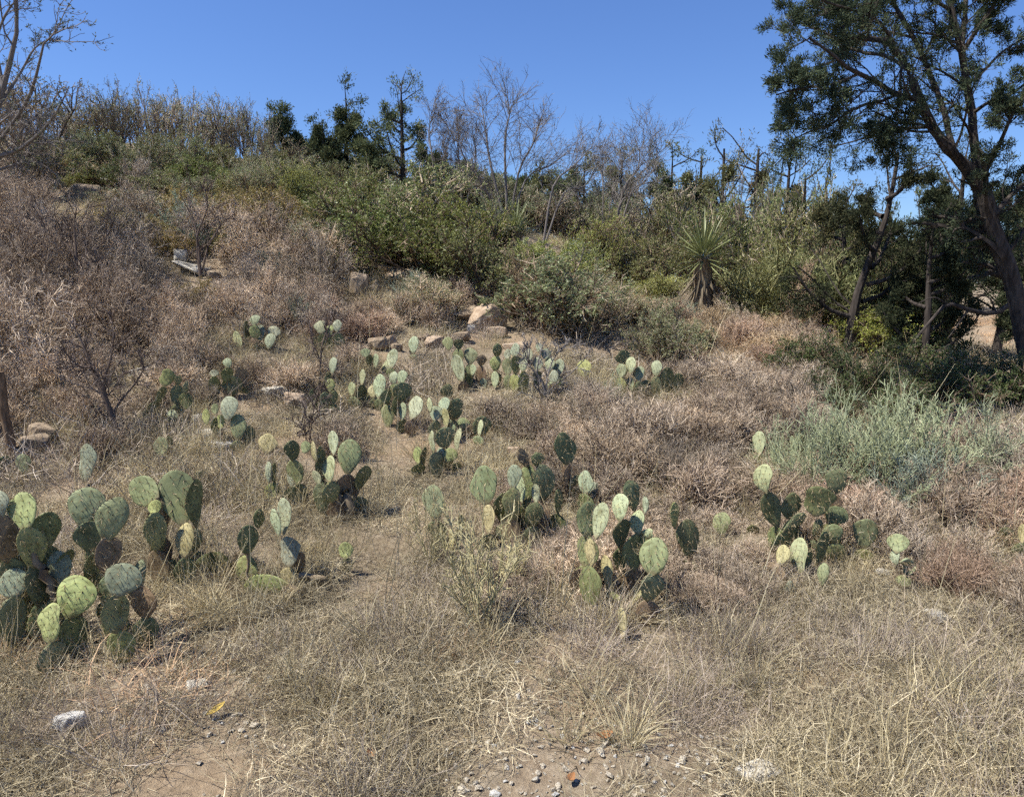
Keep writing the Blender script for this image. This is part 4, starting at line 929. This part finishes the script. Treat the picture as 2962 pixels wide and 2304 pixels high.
yucca(1725, 800, 742, 60, 11.8, 16, 4, 'few pale yucca blades sticking out beside the yellow-green shrub', 83, 14, 15)
yucca(1955, 880, 850, 60, 13.4, 24, 6, 'low dark yucca rosette left of the trunked yucca', 84, 14, 5)

# ------------------------------------------------------------------ pencil cacti
def pencil_mesh(k, n0, n1, n2, rad, el=(35, 88), jl=.085, thorn=True, n3=2):
    r = np.random.default_rng(1500 + k)
    az = r.uniform(0, 6.28, n0); e = np.radians(r.uniform(*el, n0))
    D = np.stack([np.cos(az) * np.cos(e), np.sin(az) * np.cos(e), np.sin(e)], -1)
    mb = MB(); L = r.uniform(.65, 1.05, n0)
    P = grow(r, r.normal(size=(n0, 3)) * A([.05, .05, 0]), D, L, .13, .06, 7); tubes(mb, P, taper(n0, 7, rad * 1.5, rad), 5, r, r.uniform(.2, .9, n0))
    p, d, t = kids(r, P, n1, .12, .95, 48, up=.25); l1 = r.uniform(.16, .42, len(p)) * (1.2 - .7 * t)
    P1 = grow(r, p, d, l1, .12, .22, 5); tubes(mb, P1, taper(len(P1), 5, rad, rad * .75), 5, r, r.uniform(.3, 1, len(P1)))
    p, d, t = kids(r, P1, n2, .1, 1, 58, up=.15); l2 = jl * r.uniform(.5, 1.35, len(p))
    P2 = grow(r, p, d, l2, .10, .08, 3); tubes(mb, P2, taper(len(P2), 3, rad * .85, rad * .6), 4, r, r.uniform(.3, 1, len(P2)))
    if n3:
        p, d, t = kids(r, P2, n3, .2, 1, 60, up=.1); P3 = grow(r, p, d, jl * r.uniform(.3, .7, len(p)), .1, .05, 2)
        tubes(mb, P3, taper(len(P3), 2, rad * .7, rad * .4), 3, r, r.uniform(.4, 1, len(P3)))
    norm_mesh([mb])
    return mb.mesh('stems', [PENCIL])
PEN = [pencil_mesh(k, 22, 9, 6, .0029, (28, 88), jl=.07, n3=0) for k in range(3)]
PENS = [pencil_mesh(10 + k, 9, 8, 6, .0044, (40, 86), .075, n3=0) for k in range(2)]
def pencil(px, base, top, hw, label, k, col, depth=None, ms=PEN, rz=None):
    if depth is None: depth = hit(px, base)[1]
    c = at(px, top, depth); gz = float(H(c[0], depth)); rd = hw / FPX * depth
    single('pencil_cactus', ms[k % len(ms)], label, 'pencil cactus', (c[0], depth, gz - .02), 'thin-stemmed pencil cacti', (0, 0, k * 1.3 if rz is None else rz), (rd, rd * .85, c[2] - gz), col)
GC, SCOL, GG = (.36, .385, .24), (.42, .36, .21), (.25, .31, .23)
pencil(2390, 1500, 1130, 170, 'grey-green pencil cactus at the left end of the big grey mass', 0, GC, 5.0)
pencil(2560, 1520, 1120, 190, 'grey-green pencil cactus in the middle of the big grey mass', 1, GC, 4.9)
pencil(2700, 1500, 1150, 180, 'grey-green pencil cactus right of the middle of the big grey mass', 2, GC, 5.0)
pencil(2860, 1450, 1160, 170, 'pale pencil cactus at the right end of the big grey mass', 3, (.37, .39, .26), 5.3)
pencil(2470, 1420, 1180, 150, 'pencil cactus behind the spreading dark prickly pear', 4, GC, 5.4)
pencil(2640, 1560, 1290, 150, 'low pencil cactus in front of the big grey mass', 5, (.27, .30, .235), 4.6)
pencil(2270, 1330, 1220, 70, 'small pencil cactus left of the big grey mass', 6, GC, 5.3)
pencil(1385, 1860, 1430, 150, 'straw-coloured pencil cactus in front of the central prickly pear', 7, SCOL, 3.25, PENS)
pencil(1240, 1730, 1390, 110, 'tall straw-coloured pencil cactus left of the central prickly pear', 8, SCOL, 3.9, PENS)
pencil(1470, 1760, 1540, 90, 'small straw-coloured pencil cactus at the foot of the central prickly pear', 9, (.42, .35, .20), 3.6, PENS)
pencil(1780, 1150, 1060, 45, 'small pale green pencil cactus beside the whitish prickly pear', 10, (.32, .36, .24), 7.0, PENS)
pencil(400, 640, 560, 70, 'pale pencil cactus beside the skyline ledge', 11, (.38, .40, .33), 12.6)
pencil(560, 680, 550, 90, 'grey-green pencil cactus above the upright white block', 12, GG, 11.4)
pencil(640, 770, 640, 90, 'dark green pencil cactus right of the upright white block', 13, (.17, .22, .16), 10.6)
pencil(770, 790, 720, 60, 'drooping green pencil cactus on the slope right of the ledge', 14, (.17, .22, .17), 9.8)
pencil(850, 920, 850, 55, 'small green pencil cactus above the bluish prickly pear', 15, (.20, .26, .20), 8.6)
pencil(1190, 900, 780, 60, 'pale pencil cactus at the foot of the big green thicket', 16, (.30, .34, .26), 9.5)
pencil(1990, 960, 870, 60, 'pale grey pencil cactus under the trunked yucca', 17, (.30, .34, .25), 10.6)

# ------------------------------------------------------------------ weathered post, bare dark shrubs, fallen branch
mb = MB(); g = at(40, 1372, 5.25); g[2] = float(H(g[0], 5.25)); top = at(-4, 1075, 5.2) - g
P = np.stack([top * t + A([.006 * math.sin(9 * t), 0, 0]) for t in np.linspace(-.12, 1, 9)])[None]
tubes(mb, P, np.linspace(.034, .030, 9)[None] * rng.uniform(.95, 1.05, (1, 9)), 8, rng)
mb.add(P[0, -1] + A([[.030 * math.cos(a), .030 * math.sin(a), 0] for a in np.arange(8) * math.pi / 4]), t=[(0, i, i + 1) for i in range(1, 7)])
single('wooden_post', mb.mesh('wooden_post', [POSTM], True), 'brown weathered wooden post leaning at the left edge', 'post', g)
def bare(px, base, limbs_px, label, seed, r0, depth=None, name='bare_shrub', sub=None, m=None):
    if depth is None: depth = hit(px, base)[1]
    c = at(px, base, depth); b = A([c[0], depth, float(H(c[0], depth)) - .03])
    limbs = [([A([0., 0, 0])] + [at(x, y, depth + dd) - b for x, y, dd in l], r0 * s, .004) for l, s in limbs_px]
    o = tree(name, label, b, limbs, sub or [(9, .34, 42, .04, .17), (6, .42, 42, .02, .2), (3, .5, 40, 0, .2)], None, m or (DARKB, None), None, seed)
    o['category'] = 'shrub'
DARKB = blade_mat('dark bare branch', [(0, (.07, .052, .042)), (.5, (.12, .092, .075)), (1, (.20, .165, .14))], 0, .1)
bare(350, 1262, [([(310,1170,0),(270,1080,.05),(235,985,.1),(205,930,.1)],1),([(300,1130,-.05),(320,1040,-.1),(330,960,-.1)],.7),([(330,1190,.1),(390,1110,.2),(420,1060,.2)],.7),([(280,1080,0),(230,1060,-.1),(170,1000,-.2)],.6)],
     'dark crooked leafless shrub standing in front of the left slope', 91, .022)
bare(580, 800, [([(575,720,0),(560,640,.1),(520,560,.1)],1),([(600,720,.1),(640,650,.2),(690,610,.2)],.8),([(570,690,0),(600,600,-.1),(590,540,-.1)],.8)], 'dark thin leafless shrub rising beside the pale ledge', 92, .020, 9.7)
bare(225, 860, [([(222,760,0),(215,660,.1),(222,600,.1)],1),([(235,770,.1),(300,700,.2),(330,640,.2)],.7),([(215,740,0),(150,680,.1),(110,640,.1)],.7)], 'dark leafless sapling on the left slope below the golden shrub', 93, .016, 8.4)
bare(920, 1090, [([(930,1010,0),(945,960,.1),(970,915,.1)],1),([(925,1040,0),(900,990,.1),(905,940,.1)],.8)], 'thin dark twiggy shrub by the stacked grey pads', 94, .010, 7.0)
bare(1585, 1180, [([(1580,1110,0),(1600,1040,.1),(1640,990,.1)],1),([(1570,1110,0),(1530,1050,.1),(1525,985,.1)],.9),([(1590,1130,.1),(1650,1080,.1),(1690,1040,.1)],.8),([(1560,1130,0),(1555,1060,-.1),(1570,1000,-.1)],.8)], 'thin pale leafless shrub growing through the wide bluish prickly pear', 95, .010, 6.8, m=(DEADM[0], None))
bare(880, 1130, [([(880,1180,0),(890,1230,0)],.5),([(905,1200,-.1),(920,1130,-.1)],.6)], 'small dark dead twig by the round grey pad cactus', 96, .008, 5.6)
mb = MB(); b = at(2760, 930, 9.0); b[2] = float(H(b[0], 9.0)); P = [at(x, y, d) - b for x, y, d in ((2960,850,9.3),(2880,905,9.2),(2800,895,9.0),(2740,880,8.9),(2690,930,8.8),(2640,990,8.7))]
tube_path(mb, P, .035, .012, 7, rng, 12)
for q in ([(2740,880,8.9),(2700,860,8.8),(2650,880,8.7)], [(2800,895,9.0),(2770,940,8.8),(2740,980,8.7)], [(2880,905,9.2),(2860,860,9.1),(2800,850,9.0)]):
    tube_path(mb, [at(*k) - b for k in q], .014, .004, 5, rng, 8)
single('fallen_branch', mb.mesh('fallen_branch', [BARK]), 'dark fallen juniper branch arching near the meadow', 'branch', b)

# ------------------------------------------------------------------ dry brush, bush by bush, kept from standing in front of the cacti
PADA = A(ALLPADS)
placed = []
def brush_field(n, x0, x1, y0, y1, hmin, hmax, aspect, kind, cols, label, group, gap, seed, name='dry_brush', tol=.0, lcol=None):
    r = np.random.default_rng(seed); done = 0
    for _ in range(n * 30):
        if done >= n: break
        px, py = r.uniform(x0, x1), r.uniform(y0, y1)
        g = hit(px, py)
        if g is None: continue
        h = r.uniform(hmin, hmax); rad = h * aspect * r.uniform(.85, 1.2); s = FPX / g[1]
        if any((g[0] - q[0]) ** 2 + (g[1] - q[1]) ** 2 < (gap * (rad + q[2])) ** 2 for q in placed): continue
        inside = (np.abs(PADA[:, 0] - px) < rad * s * .95 + 12) & (PADA[:, 1] > py - h * s * 1.0 - 8) & (PADA[:, 1] < py + 10) & (PADA[:, 2] > g[1] - rad * .6)
        if inside.any(): continue
        placed.append((g[0], g[1], rad)); done += 1
        shrub(name, label, 'brush', (g[0], g[1], float(H(g[0], g[1])) - .03), rad, h, kind, str(r.choice(cols)), lcol, group)
brush_field(34, -200, 430, 560, 1150, .7, 1.05, .6, 'brush', ['ash', 'grey', 'brown'], 'tall grey twiggy brush at the far left of the slope', 'tall brush at the far left', .5, 9)
brush_field(70, -150, 1000, 720, 1240, .42, .85, .66, 'brush', ['brown', 'grey', 'ash', 'pale'], 'grey-brown leafless brush covering the left slope', 'dry brush on the left slope', .52, 1)
brush_field(34, -60, 1000, 760, 1330, .22, .42, .85, 'low', ['brown', 'grey', 'pale'], 'low tangle of dead twigs between the brush on the left slope', 'low brush on the left slope', .40, 2)
brush_field(22, 900, 1500, 840, 1080, .25, .45, .75, 'low', ['brown', 'pale', 'red'], 'low reddish-brown brush among the boulders in the middle', 'low brush among the boulders', .40, 3)
brush_field(46, 1380, 2320, 1120, 1480, .26, .46, .85, 'low', ['grey', 'ash', 'pale', 'brown'], 'low mauve-brown brush in the middle between the cacti', 'low brush between the cacti', .52, 4)
brush_field(56, 2150, 3050, 1330, 1830, .22, .42, .9, 'low', ['red', 'brown', 'ash', 'grey'], 'low reddish-brown twiggy brush at the right', 'low brush at the right', .52, 5)
brush_field(26, 1400, 2200, 1480, 1800, .14, .24, 1.1, 'low', ['grey', 'pale', 'brown'], 'small dead twigs low among the front cacti', 'dead twigs among the front cacti', .45, 6)
brush_field(18, 300, 900, 640, 900, .35, .6, .8, 'leafy', ['brown'], 'golden dry-leaved bush scattered in the left brush', 'golden bushes in the brush', .5, 7, 'dry_shrub', lcol='gold')
brush_field(20, 1950, 2420, 930, 1110, .25, .45, .8, 'low', ['red', 'straw', 'brown'], 'russet tuft of dry weeds in the clearing below the yucca', 'russet weeds below the yucca', .45, 8)

# ------------------------------------------------------------------ grass, stalks and gravel (nobody could count them)
def tuft(k, m, n, spread, el, L, w, wig, grav, S=5):
    r = np.random.default_rng(2000 + k)
    az = r.uniform(0, 6.28, n); e = np.radians(r.uniform(*el, n))
    D = np.stack([np.cos(az) * np.cos(e), np.sin(az) * np.cos(e), np.sin(e)], -1)
    q = np.sqrt(r.uniform(0, 1, n)) * spread; a2 = r.uniform(0, 6.28, n)
    P0 = np.stack([np.cos(a2) * q, np.sin(a2) * q, r.uniform(-.01, .015, n)], -1)
    ln = r.uniform(*L, n)
    pts = [P0]; d = D
    for _ in range(S - 1):
        d = nrm(d + r.normal(size=d.shape) * wig + A([0, 0, -grav])); p = pts[-1] + d * (ln / (S - 1))[:, None]
        p[:, 2] = np.maximum(p[:, 2], .002); pts.append(p)
    P = np.stack(pts, 1); u = np.linspace(0, 1, S)
    mb = MB(); ribbons(mb, P, (r.uniform(.7, 1.3, n) * w)[:, None] * (1 - .75 * u ** 2)[None], r, np.clip(r.normal(.5, .27, n), 0, 1))
    return mb.mesh('tuft', [m])
def scatter(name, meshes, pts, rot, scl, idx, label, cat):
    """one object of grass: tufts instanced on its points"""
    c = bpy.data.collections.new(name + '_tufts')
    for i, me in enumerate(meshes):
        o = bpy.data.objects.new(f'{name}_tuft_{i:02d}', me); c.objects.link(o)
    me = bpy.data.meshes.new(name); me.vertices.add(len(pts)); me.vertices.foreach_set('co', np.asarray(pts, np.float32).ravel())
    for an, ty, arr, key in (('rot', 'FLOAT_VECTOR', rot, 'vector'), ('scl', 'FLOAT_VECTOR', scl, 'vector'), ('idx', 'INT', idx, 'value')):
        a = me.attributes.new(an, ty, 'POINT'); a.data.foreach_set(key, np.asarray(arr, np.int32 if ty == 'INT' else np.float32).ravel())
    ob = bpy.data.objects.new(name, me); COL.objects.link(ob)
    ob['kind'] = 'stuff'; ob['label'] = label; ob['category'] = cat
    ng = bpy.data.node_groups.new(name, 'GeometryNodeTree')
    ng.interface.new_socket('Geometry', in_out='INPUT', socket_type='NodeSocketGeometry'); ng.interface.new_socket('Geometry', in_out='OUTPUT', socket_type='NodeSocketGeometry')
    n, l = ng.nodes, ng.links
    gi, go = n.new('NodeGroupInput'), n.new('NodeGroupOutput')
    mp = n.new('GeometryNodeMeshToPoints'); ip = n.new('GeometryNodeInstanceOnPoints'); ci = n.new('GeometryNodeCollectionInfo')
    ci.inputs['Collection'].default_value = c; ci.inputs['Separate Children'].default_value = True; ci.inputs['Reset Children'].default_value = True
    def na(nm, ty):
        k = n.new('GeometryNodeInputNamedAttribute'); k.data_type = ty; k.inputs['Name'].default_value = nm; return k.outputs['Attribute']
    l.new(gi.outputs[0], mp.inputs[0]); l.new(mp.outputs[0], ip.inputs['Points']); l.new(ci.outputs[0], ip.inputs['Instance'])
    ip.inputs['Pick Instance'].default_value = True
    l.new(na('idx', 'INT'), ip.inputs['Instance Index']); l.new(na('rot', 'FLOAT_VECTOR'), ip.inputs['Rotation']); l.new(na('scl', 'FLOAT_VECTOR'), ip.inputs['Scale'])
    l.new(ip.outputs[0], go.inputs[0])
    md = ob.modifiers.new('scatter', 'NODES'); md.node_group = ng
    return ob
def patch(k, m, n, R, el, L, w, wig, grav, S=4, clumps=0, cs=.03):
    """a plot of grass of radius R"""
    r = np.random.default_rng(2000 + k)
    q = np.sqrt(r.uniform(0, 1, n)) * R; a2 = r.uniform(0, 6.28, n); B = np.stack([np.cos(a2) * q, np.sin(a2) * q], -1); tn = np.clip(r.normal(.5, .27, n), 0, 1)
    e = np.radians(r.uniform(*el, n)); az = r.uniform(0, 6.28, n)
    if clumps:
        c = r.integers(0, clumps, n); C = B[:clumps]; off = r.normal(size=(n, 2)) * cs; B = C[c] + off; tn = np.clip(tn * .7 + r.uniform(0, .4, clumps)[c], 0, 1)
        az = np.arctan2(off[:, 1], off[:, 0]) + r.normal(size=n) * .7
        ln = r.uniform(*L, n) * r.uniform(.6, 1.1, clumps)[c]
    else: ln = r.uniform(*L, n)
    d = np.stack([np.cos(az) * np.cos(e), np.sin(az) * np.cos(e), np.sin(e)], -1)
    pts = [np.concatenate([B, r.uniform(-.012, .012, (n, 1))], 1)]
    for _ in range(S - 1):
        d = nrm(d + r.normal(size=d.shape) * wig + A([0, 0, -grav])); p = pts[-1] + d * (ln / (S - 1))[:, None]
        p[:, 2] = np.maximum(p[:, 2], .003); pts.append(p)
    P = np.stack(pts, 1); u = np.linspace(0, 1, S)
    mb = MB(); ribbons(mb, P, (r.uniform(.7, 1.3, n) * w)[:, None] * (1 - .75 * u ** 2)[None], r, tn)
    return mb.mesh('plot', [m])
def field(bands, r):
    out = []
    for y0, y1, dens in bands:
        xm = .72 * y1 + 1.2; n = int((y1 - y0) * 2 * xm * dens)
        x = r.uniform(-xm, xm, n); y = r.uniform(y0, y1, n)
        k = np.abs(x) < .72 * y + 1.2
        out.append(np.stack([x[k], y[k]], -1))
    return np.concatenate(out)
def blobs(xy, spots):
    """weight 0..1 from ground spots given as (photo x, photo y, radius m)"""
    w = np.zeros(len(xy))
    for px, py, rad in spots:
        g = hit(px, py)
        w = np.maximum(w, np.exp(-((xy[:, 0] - g[0]) ** 2 + (xy[:, 1] - g[1]) ** 2) / (rad * rad)))
    return w
def finish(name, meshes, xy, r, smin, smax, label, tilt=.05, cat='grass', far=.03):
    n = len(xy); x, y = xy.T; z = H(x, y)
    s = r.uniform(smin, smax, n) * (1 + far * np.maximum(y - 4, 0))
    nv = nrm(np.stack([-(H(x + .15, y) - H(x - .15, y)) / .3 + r.normal(size=n) * tilt, -(H(x, y + .15) - H(x, y - .15)) / .3 + r.normal(size=n) * tilt, np.ones(n)], -1))
    a = r.uniform(0, 6.28, n); t = np.stack([np.cos(a), np.sin(a), np.zeros(n)], -1); xv = nrm(t - nv * (t * nv).sum(-1, keepdims=True)); yv = np.cross(nv, xv)
    rot = np.stack([np.arctan2(yv[:, 2], nv[:, 2]), -np.arcsin(np.clip(xv[:, 2], -1, 1)), np.arctan2(xv[:, 1], xv[:, 0])], -1)
    scl = np.stack([s, s, s * r.uniform(.8, 1.2, n)], -1)
    scatter(name, meshes, np.concatenate([xy, z[:, None]], 1), rot, scl, r.integers(0, len(meshes), n), label, cat)
r = np.random.default_rng(42)
ROOTS = A([o.location[:2] for o in COL.objects if o.name.startswith('prickly_pear')])
def clear(xy, k):
    d = np.min((xy[:, None, 0] - ROOTS[None, :, 0]) ** 2 + (xy[:, None, 1] - ROOTS[None, :, 1] + .2) ** 2, 1)
    return xy[(d > .30 ** 2) | (r.uniform(size=len(xy)) > k)]
noise2 = lambda xy, f, p: np.sin(xy[:, 0] * f + p) * np.sin(xy[:, 1] * f * 1.3 + 2 * p) + .6 * np.sin(xy[:, 0] * f * 2.3 + xy[:, 1] * f * 1.1 + p)
BARE = [(1600,2230,.30),(1750,2200,.22),(1480,2260,.22),(560,1975,.24),(330,1890,.18),(650,2060,.2),(1900,2260,.26),(1440,1880,.12)]
MAU = [(1230,1820,.26),(1100,1850,.22),(2250,1850,.55),(2600,1900,.6),(2850,2000,.5),(2400,2100,.35),(280,2180,.2),(1700,1900,.3),(2000,1750,.4),(700,1790,.14),(480,1830,.12),(2750,1700,.5),(2150,1600,.5),(1700,1650,.3)]
# fine curled litter everywhere
xy = field([(1.15, 3.2, 9), (3.2, 5, 7.5), (5, 8, 5), (8, 13, 2.2), (13, 22, .7)], r)
bb = blobs(xy, BARE); xy = xy[(bb < .5) | (r.uniform(size=len(xy)) < .22)]
finish('grass_litter', [patch(k, LITTER, 1100, .30, (2, 32), (.05, .17), .0024, .38, .06) for k in range(6)], xy, r, .85, 1.2, 'matted grey-tan dead grass covering the ground')
# straw tufts
xy = field([(1.15, 3.2, 6), (3.2, 5, 10), (5, 8, 9), (8, 13, 3), (13, 24, .9)], r)
w = .28 + .3 * sstep(3.2, 4.5, xy[:, 1]) + .35 * noise2(xy, 1.7, 1.0) - 1.3 * blobs(xy, BARE) - .3 * blobs(xy, MAU)
xy = clear(xy[r.uniform(size=len(xy)) < w], .75)
finish('dry_grass', [patch(10 + k, STRAW, 260, .22, (35, 85), (.08, .27), .0025, .16, .10, 4, 7, .025) for k in range(6)], xy, r, .8, 1.15, 'straw-yellow dry grass growing in tufts between the cacti')
# weathered mauve-grey grass
xy = field([(1.15, 3.2, 14), (3.2, 5, 11), (5, 8, 4), (8, 12, 1)], r)
w = blobs(xy, MAU) * .95 + .10 + .25 * sstep(3.4, 4.4, xy[:, 1]) + .10 * noise2(xy, 1.1, 2.0) - .3 * blobs(xy, BARE)
xy = clear(xy[r.uniform(size=len(xy)) < w], .6)
finish('weathered_grass', [patch(20 + k, MAUVE, 330, .20, (20, 85), (.08, .22), .0019, .20, .04, 4, 9, .05) for k in range(6)], xy, r, .8, 1.15, 'wiry mauve-grey dead grass in patches at the bottom and right')
# russet grass in the clearing and by the pale soil
xy = field([(1.3, 4.5, 8), (8, 13, 6), (13, 34, 1.2)], r)
RUS = [(430,1900,.3),(250,1930,.25),(1440,1880,.2),(700,1850,.15),(2150,1000,1.3),(2250,960,1.5),(2330,1040,.8),(2800,930,9.0),(2780,905,9.0)]
xy = xy[r.uniform(size=len(xy)) < blobs(xy, RUS) * .9]
finish('russet_grass', [patch(30 + k, RUSSET, 300, .22, (5, 75), (.06, .22), .0026, .22, .08, 4, 12, .06) for k in range(4)], xy, r, .8, 1.25, 'pinkish russet dry grass in the clearing and on bare soil')
# tall leaning straw clumps
TALL = [(620,1700,.2),(930,1880,.16),(960,1950,.14),(860,2010,.12),(60,2100,.2),(20,1950,.2),(180,1950,.12),(1240,1560,.3),(1180,1500,.3),(640,1480,.35),(420,1400,.3),(300,1390,.3),(2050,1950,.25),(1620,1730,.3),(560,1330,.5),(760,1450,.35),(1450,1260,.5),(2900,2100,.3),(2700,2250,.25)]
xy = field([(1.3, 3.4, 90), (3.4, 6.5, 45)], r)
xy = xy[r.uniform(size=len(xy)) < blobs(xy, TALL) * .55]
finish('tall_dry_grass', [tuft(40 + k, STRAW, 22, .04, (50, 88), (.16, .38), .0024, .10, .06, 6) for k in range(5)], xy, r, .7, 1.15, 'tall straw grass standing in loose leaning clumps', .15, far=0)
# single pale stalks
xy = field([(1.5, 3, 2.5), (3, 5, 9), (5, 7.5, 7), (7.5, 11, 3)], r)
finish('grass_stalks', [tuft(50 + k, STRAW, 3, .05, (55, 88), (.30, .70), .0032, .05, .015, 6) for k in range(6)], xy, r, .7, 1.15, 'thin pale grass stalks standing singly above the rest', .12, far=0)
# twigs on the slope under the brush
xy = field([(3.4, 6, 1.6), (6, 10, 1.8), (10, 16, .8)], r)
pxl = A([proj((x, y, float(H(x, y))))[0] for x, y in xy])
xy = xy[(pxl < 1050) | (pxl > 1900) | (r.uniform(size=len(xy)) < .35)]
finish('twig_litter', [patch(60 + k, TWIG, 260, .32, (0, 70), (.08, .28), .0040, .22, .0) for k in range(5)], xy, r, .8, 1.25, 'fallen grey twigs littering the slope under the brush', .1, 'twigs')
# gravel
def gravel_mesh(k, m):
    import bmesh
    q = np.random.default_rng(2500 + k); bm = bmesh.new(); P = nrm(q.normal(size=(11, 3))) * A([.5, .42, .3])
    for p in P: bm.verts.new(p)
    bmesh.ops.convex_hull(bm, input=bm.verts); me = bpy.data.meshes.new('pebble'); bm.to_mesh(me); bm.free(); me.materials.append(m); return me
GRAV = rock_material('pale gravel', (.36, .30, .22), (.50, .44, .34), (.62, .56, .46))
GR = [gravel_mesh(k, GRAV) for k in range(5)] + [gravel_mesh(8, WHITE), gravel_mesh(9, LIME), gravel_mesh(10, GRAV)]
xy = field([(1.15, 3.4, 1700), (3.4, 7, 60)], r)
GSP = [(1600,2240,.36),(1750,2190,.28),(1430,2260,.25),(1950,2270,.3),(1560,2130,.15),(600,1975,.20),(520,1985,.16),(440,1950,.15),(2100,2230,.2),(640,1300,.3),(700,2100,.12)]
wt = blobs(xy, GSP) * .75 + .03
xy = xy[r.uniform(size=len(xy)) < wt]
n = len(xy); sz = np.clip(r.lognormal(-4.3, .5, n), .005, .05)
scatter('gravel', GR, np.concatenate([xy, (H(xy[:, 0], xy[:, 1]) + sz * .12)[:, None]], 1), r.uniform(-.5, .5, (n, 3)) + A([0, 0, 1]) * r.uniform(0, 6, (n, 1)), np.stack([sz] * 3, -1) * r.uniform(.8, 1.3, (n, 3)), r.integers(0, len(GR), n), 'pale limestone gravel on the bare ground in front', 'gravel')

# ------------------------------------------------------------------ fallen leaves
def leaf_mesh(seed, col, L, w, curl):
    q = np.random.default_rng(seed); t = np.linspace(0, 1, 8); ww = w * np.sin(np.pi * np.clip(t, .03, .97)) ** .7
    V = np.stack([np.stack([t * L, -ww, curl * (t - .5) ** 2 + ww * .4], -1), np.stack([t * L, ww * 0, curl * (t - .5) ** 2], -1), np.stack([t * L, ww, curl * (t - .5) ** 2 + ww * .5], -1)], 1)
    V2 = V + A([0, 0, .0015]); i = np.arange(7)[:, None] * 3; j = np.arange(2)[None]
    qd = np.stack([i + j, i + j + 3, i + j + 4, i + j + 1], -1).reshape(-1, 4)
    mb = MB(); mb.add(V.reshape(-1, 3), qd[:, ::-1]); mb.add(V2.reshape(-1, 3), qd)
    return mb.mesh('fallen_leaf', [blade_mat('leaf litter %d' % seed, [(0, col), (1, col)], .1, .05)])
for sd, px, py, col, L, w, curl, rz, lb in ((1,600,2092,(.50,.36,.10),.085,.013,.03,1.15,'long curled yellow leaf lying on the soil at the lower left'),(2,1080,2215,(.25,.12,.05),.05,.016,.05,2.0,'brown dead leaf in the grass at the bottom'),(3,1725,2152,(.34,.17,.08),.06,.018,.06,.2,'reddish-brown dead leaf above the gravel'),(4,1640,2290,(.30,.15,.07),.04,.014,.05,.9,'small brown leaf in the gravel at the bottom edge')):
    g = hit(px, py); single('fallen_leaf', leaf_mesh(sd, col, L, w, curl), lb, 'leaf', (g[0], g[1], float(H(g[0], g[1])) + .022), None, (.1, -.05, rz))
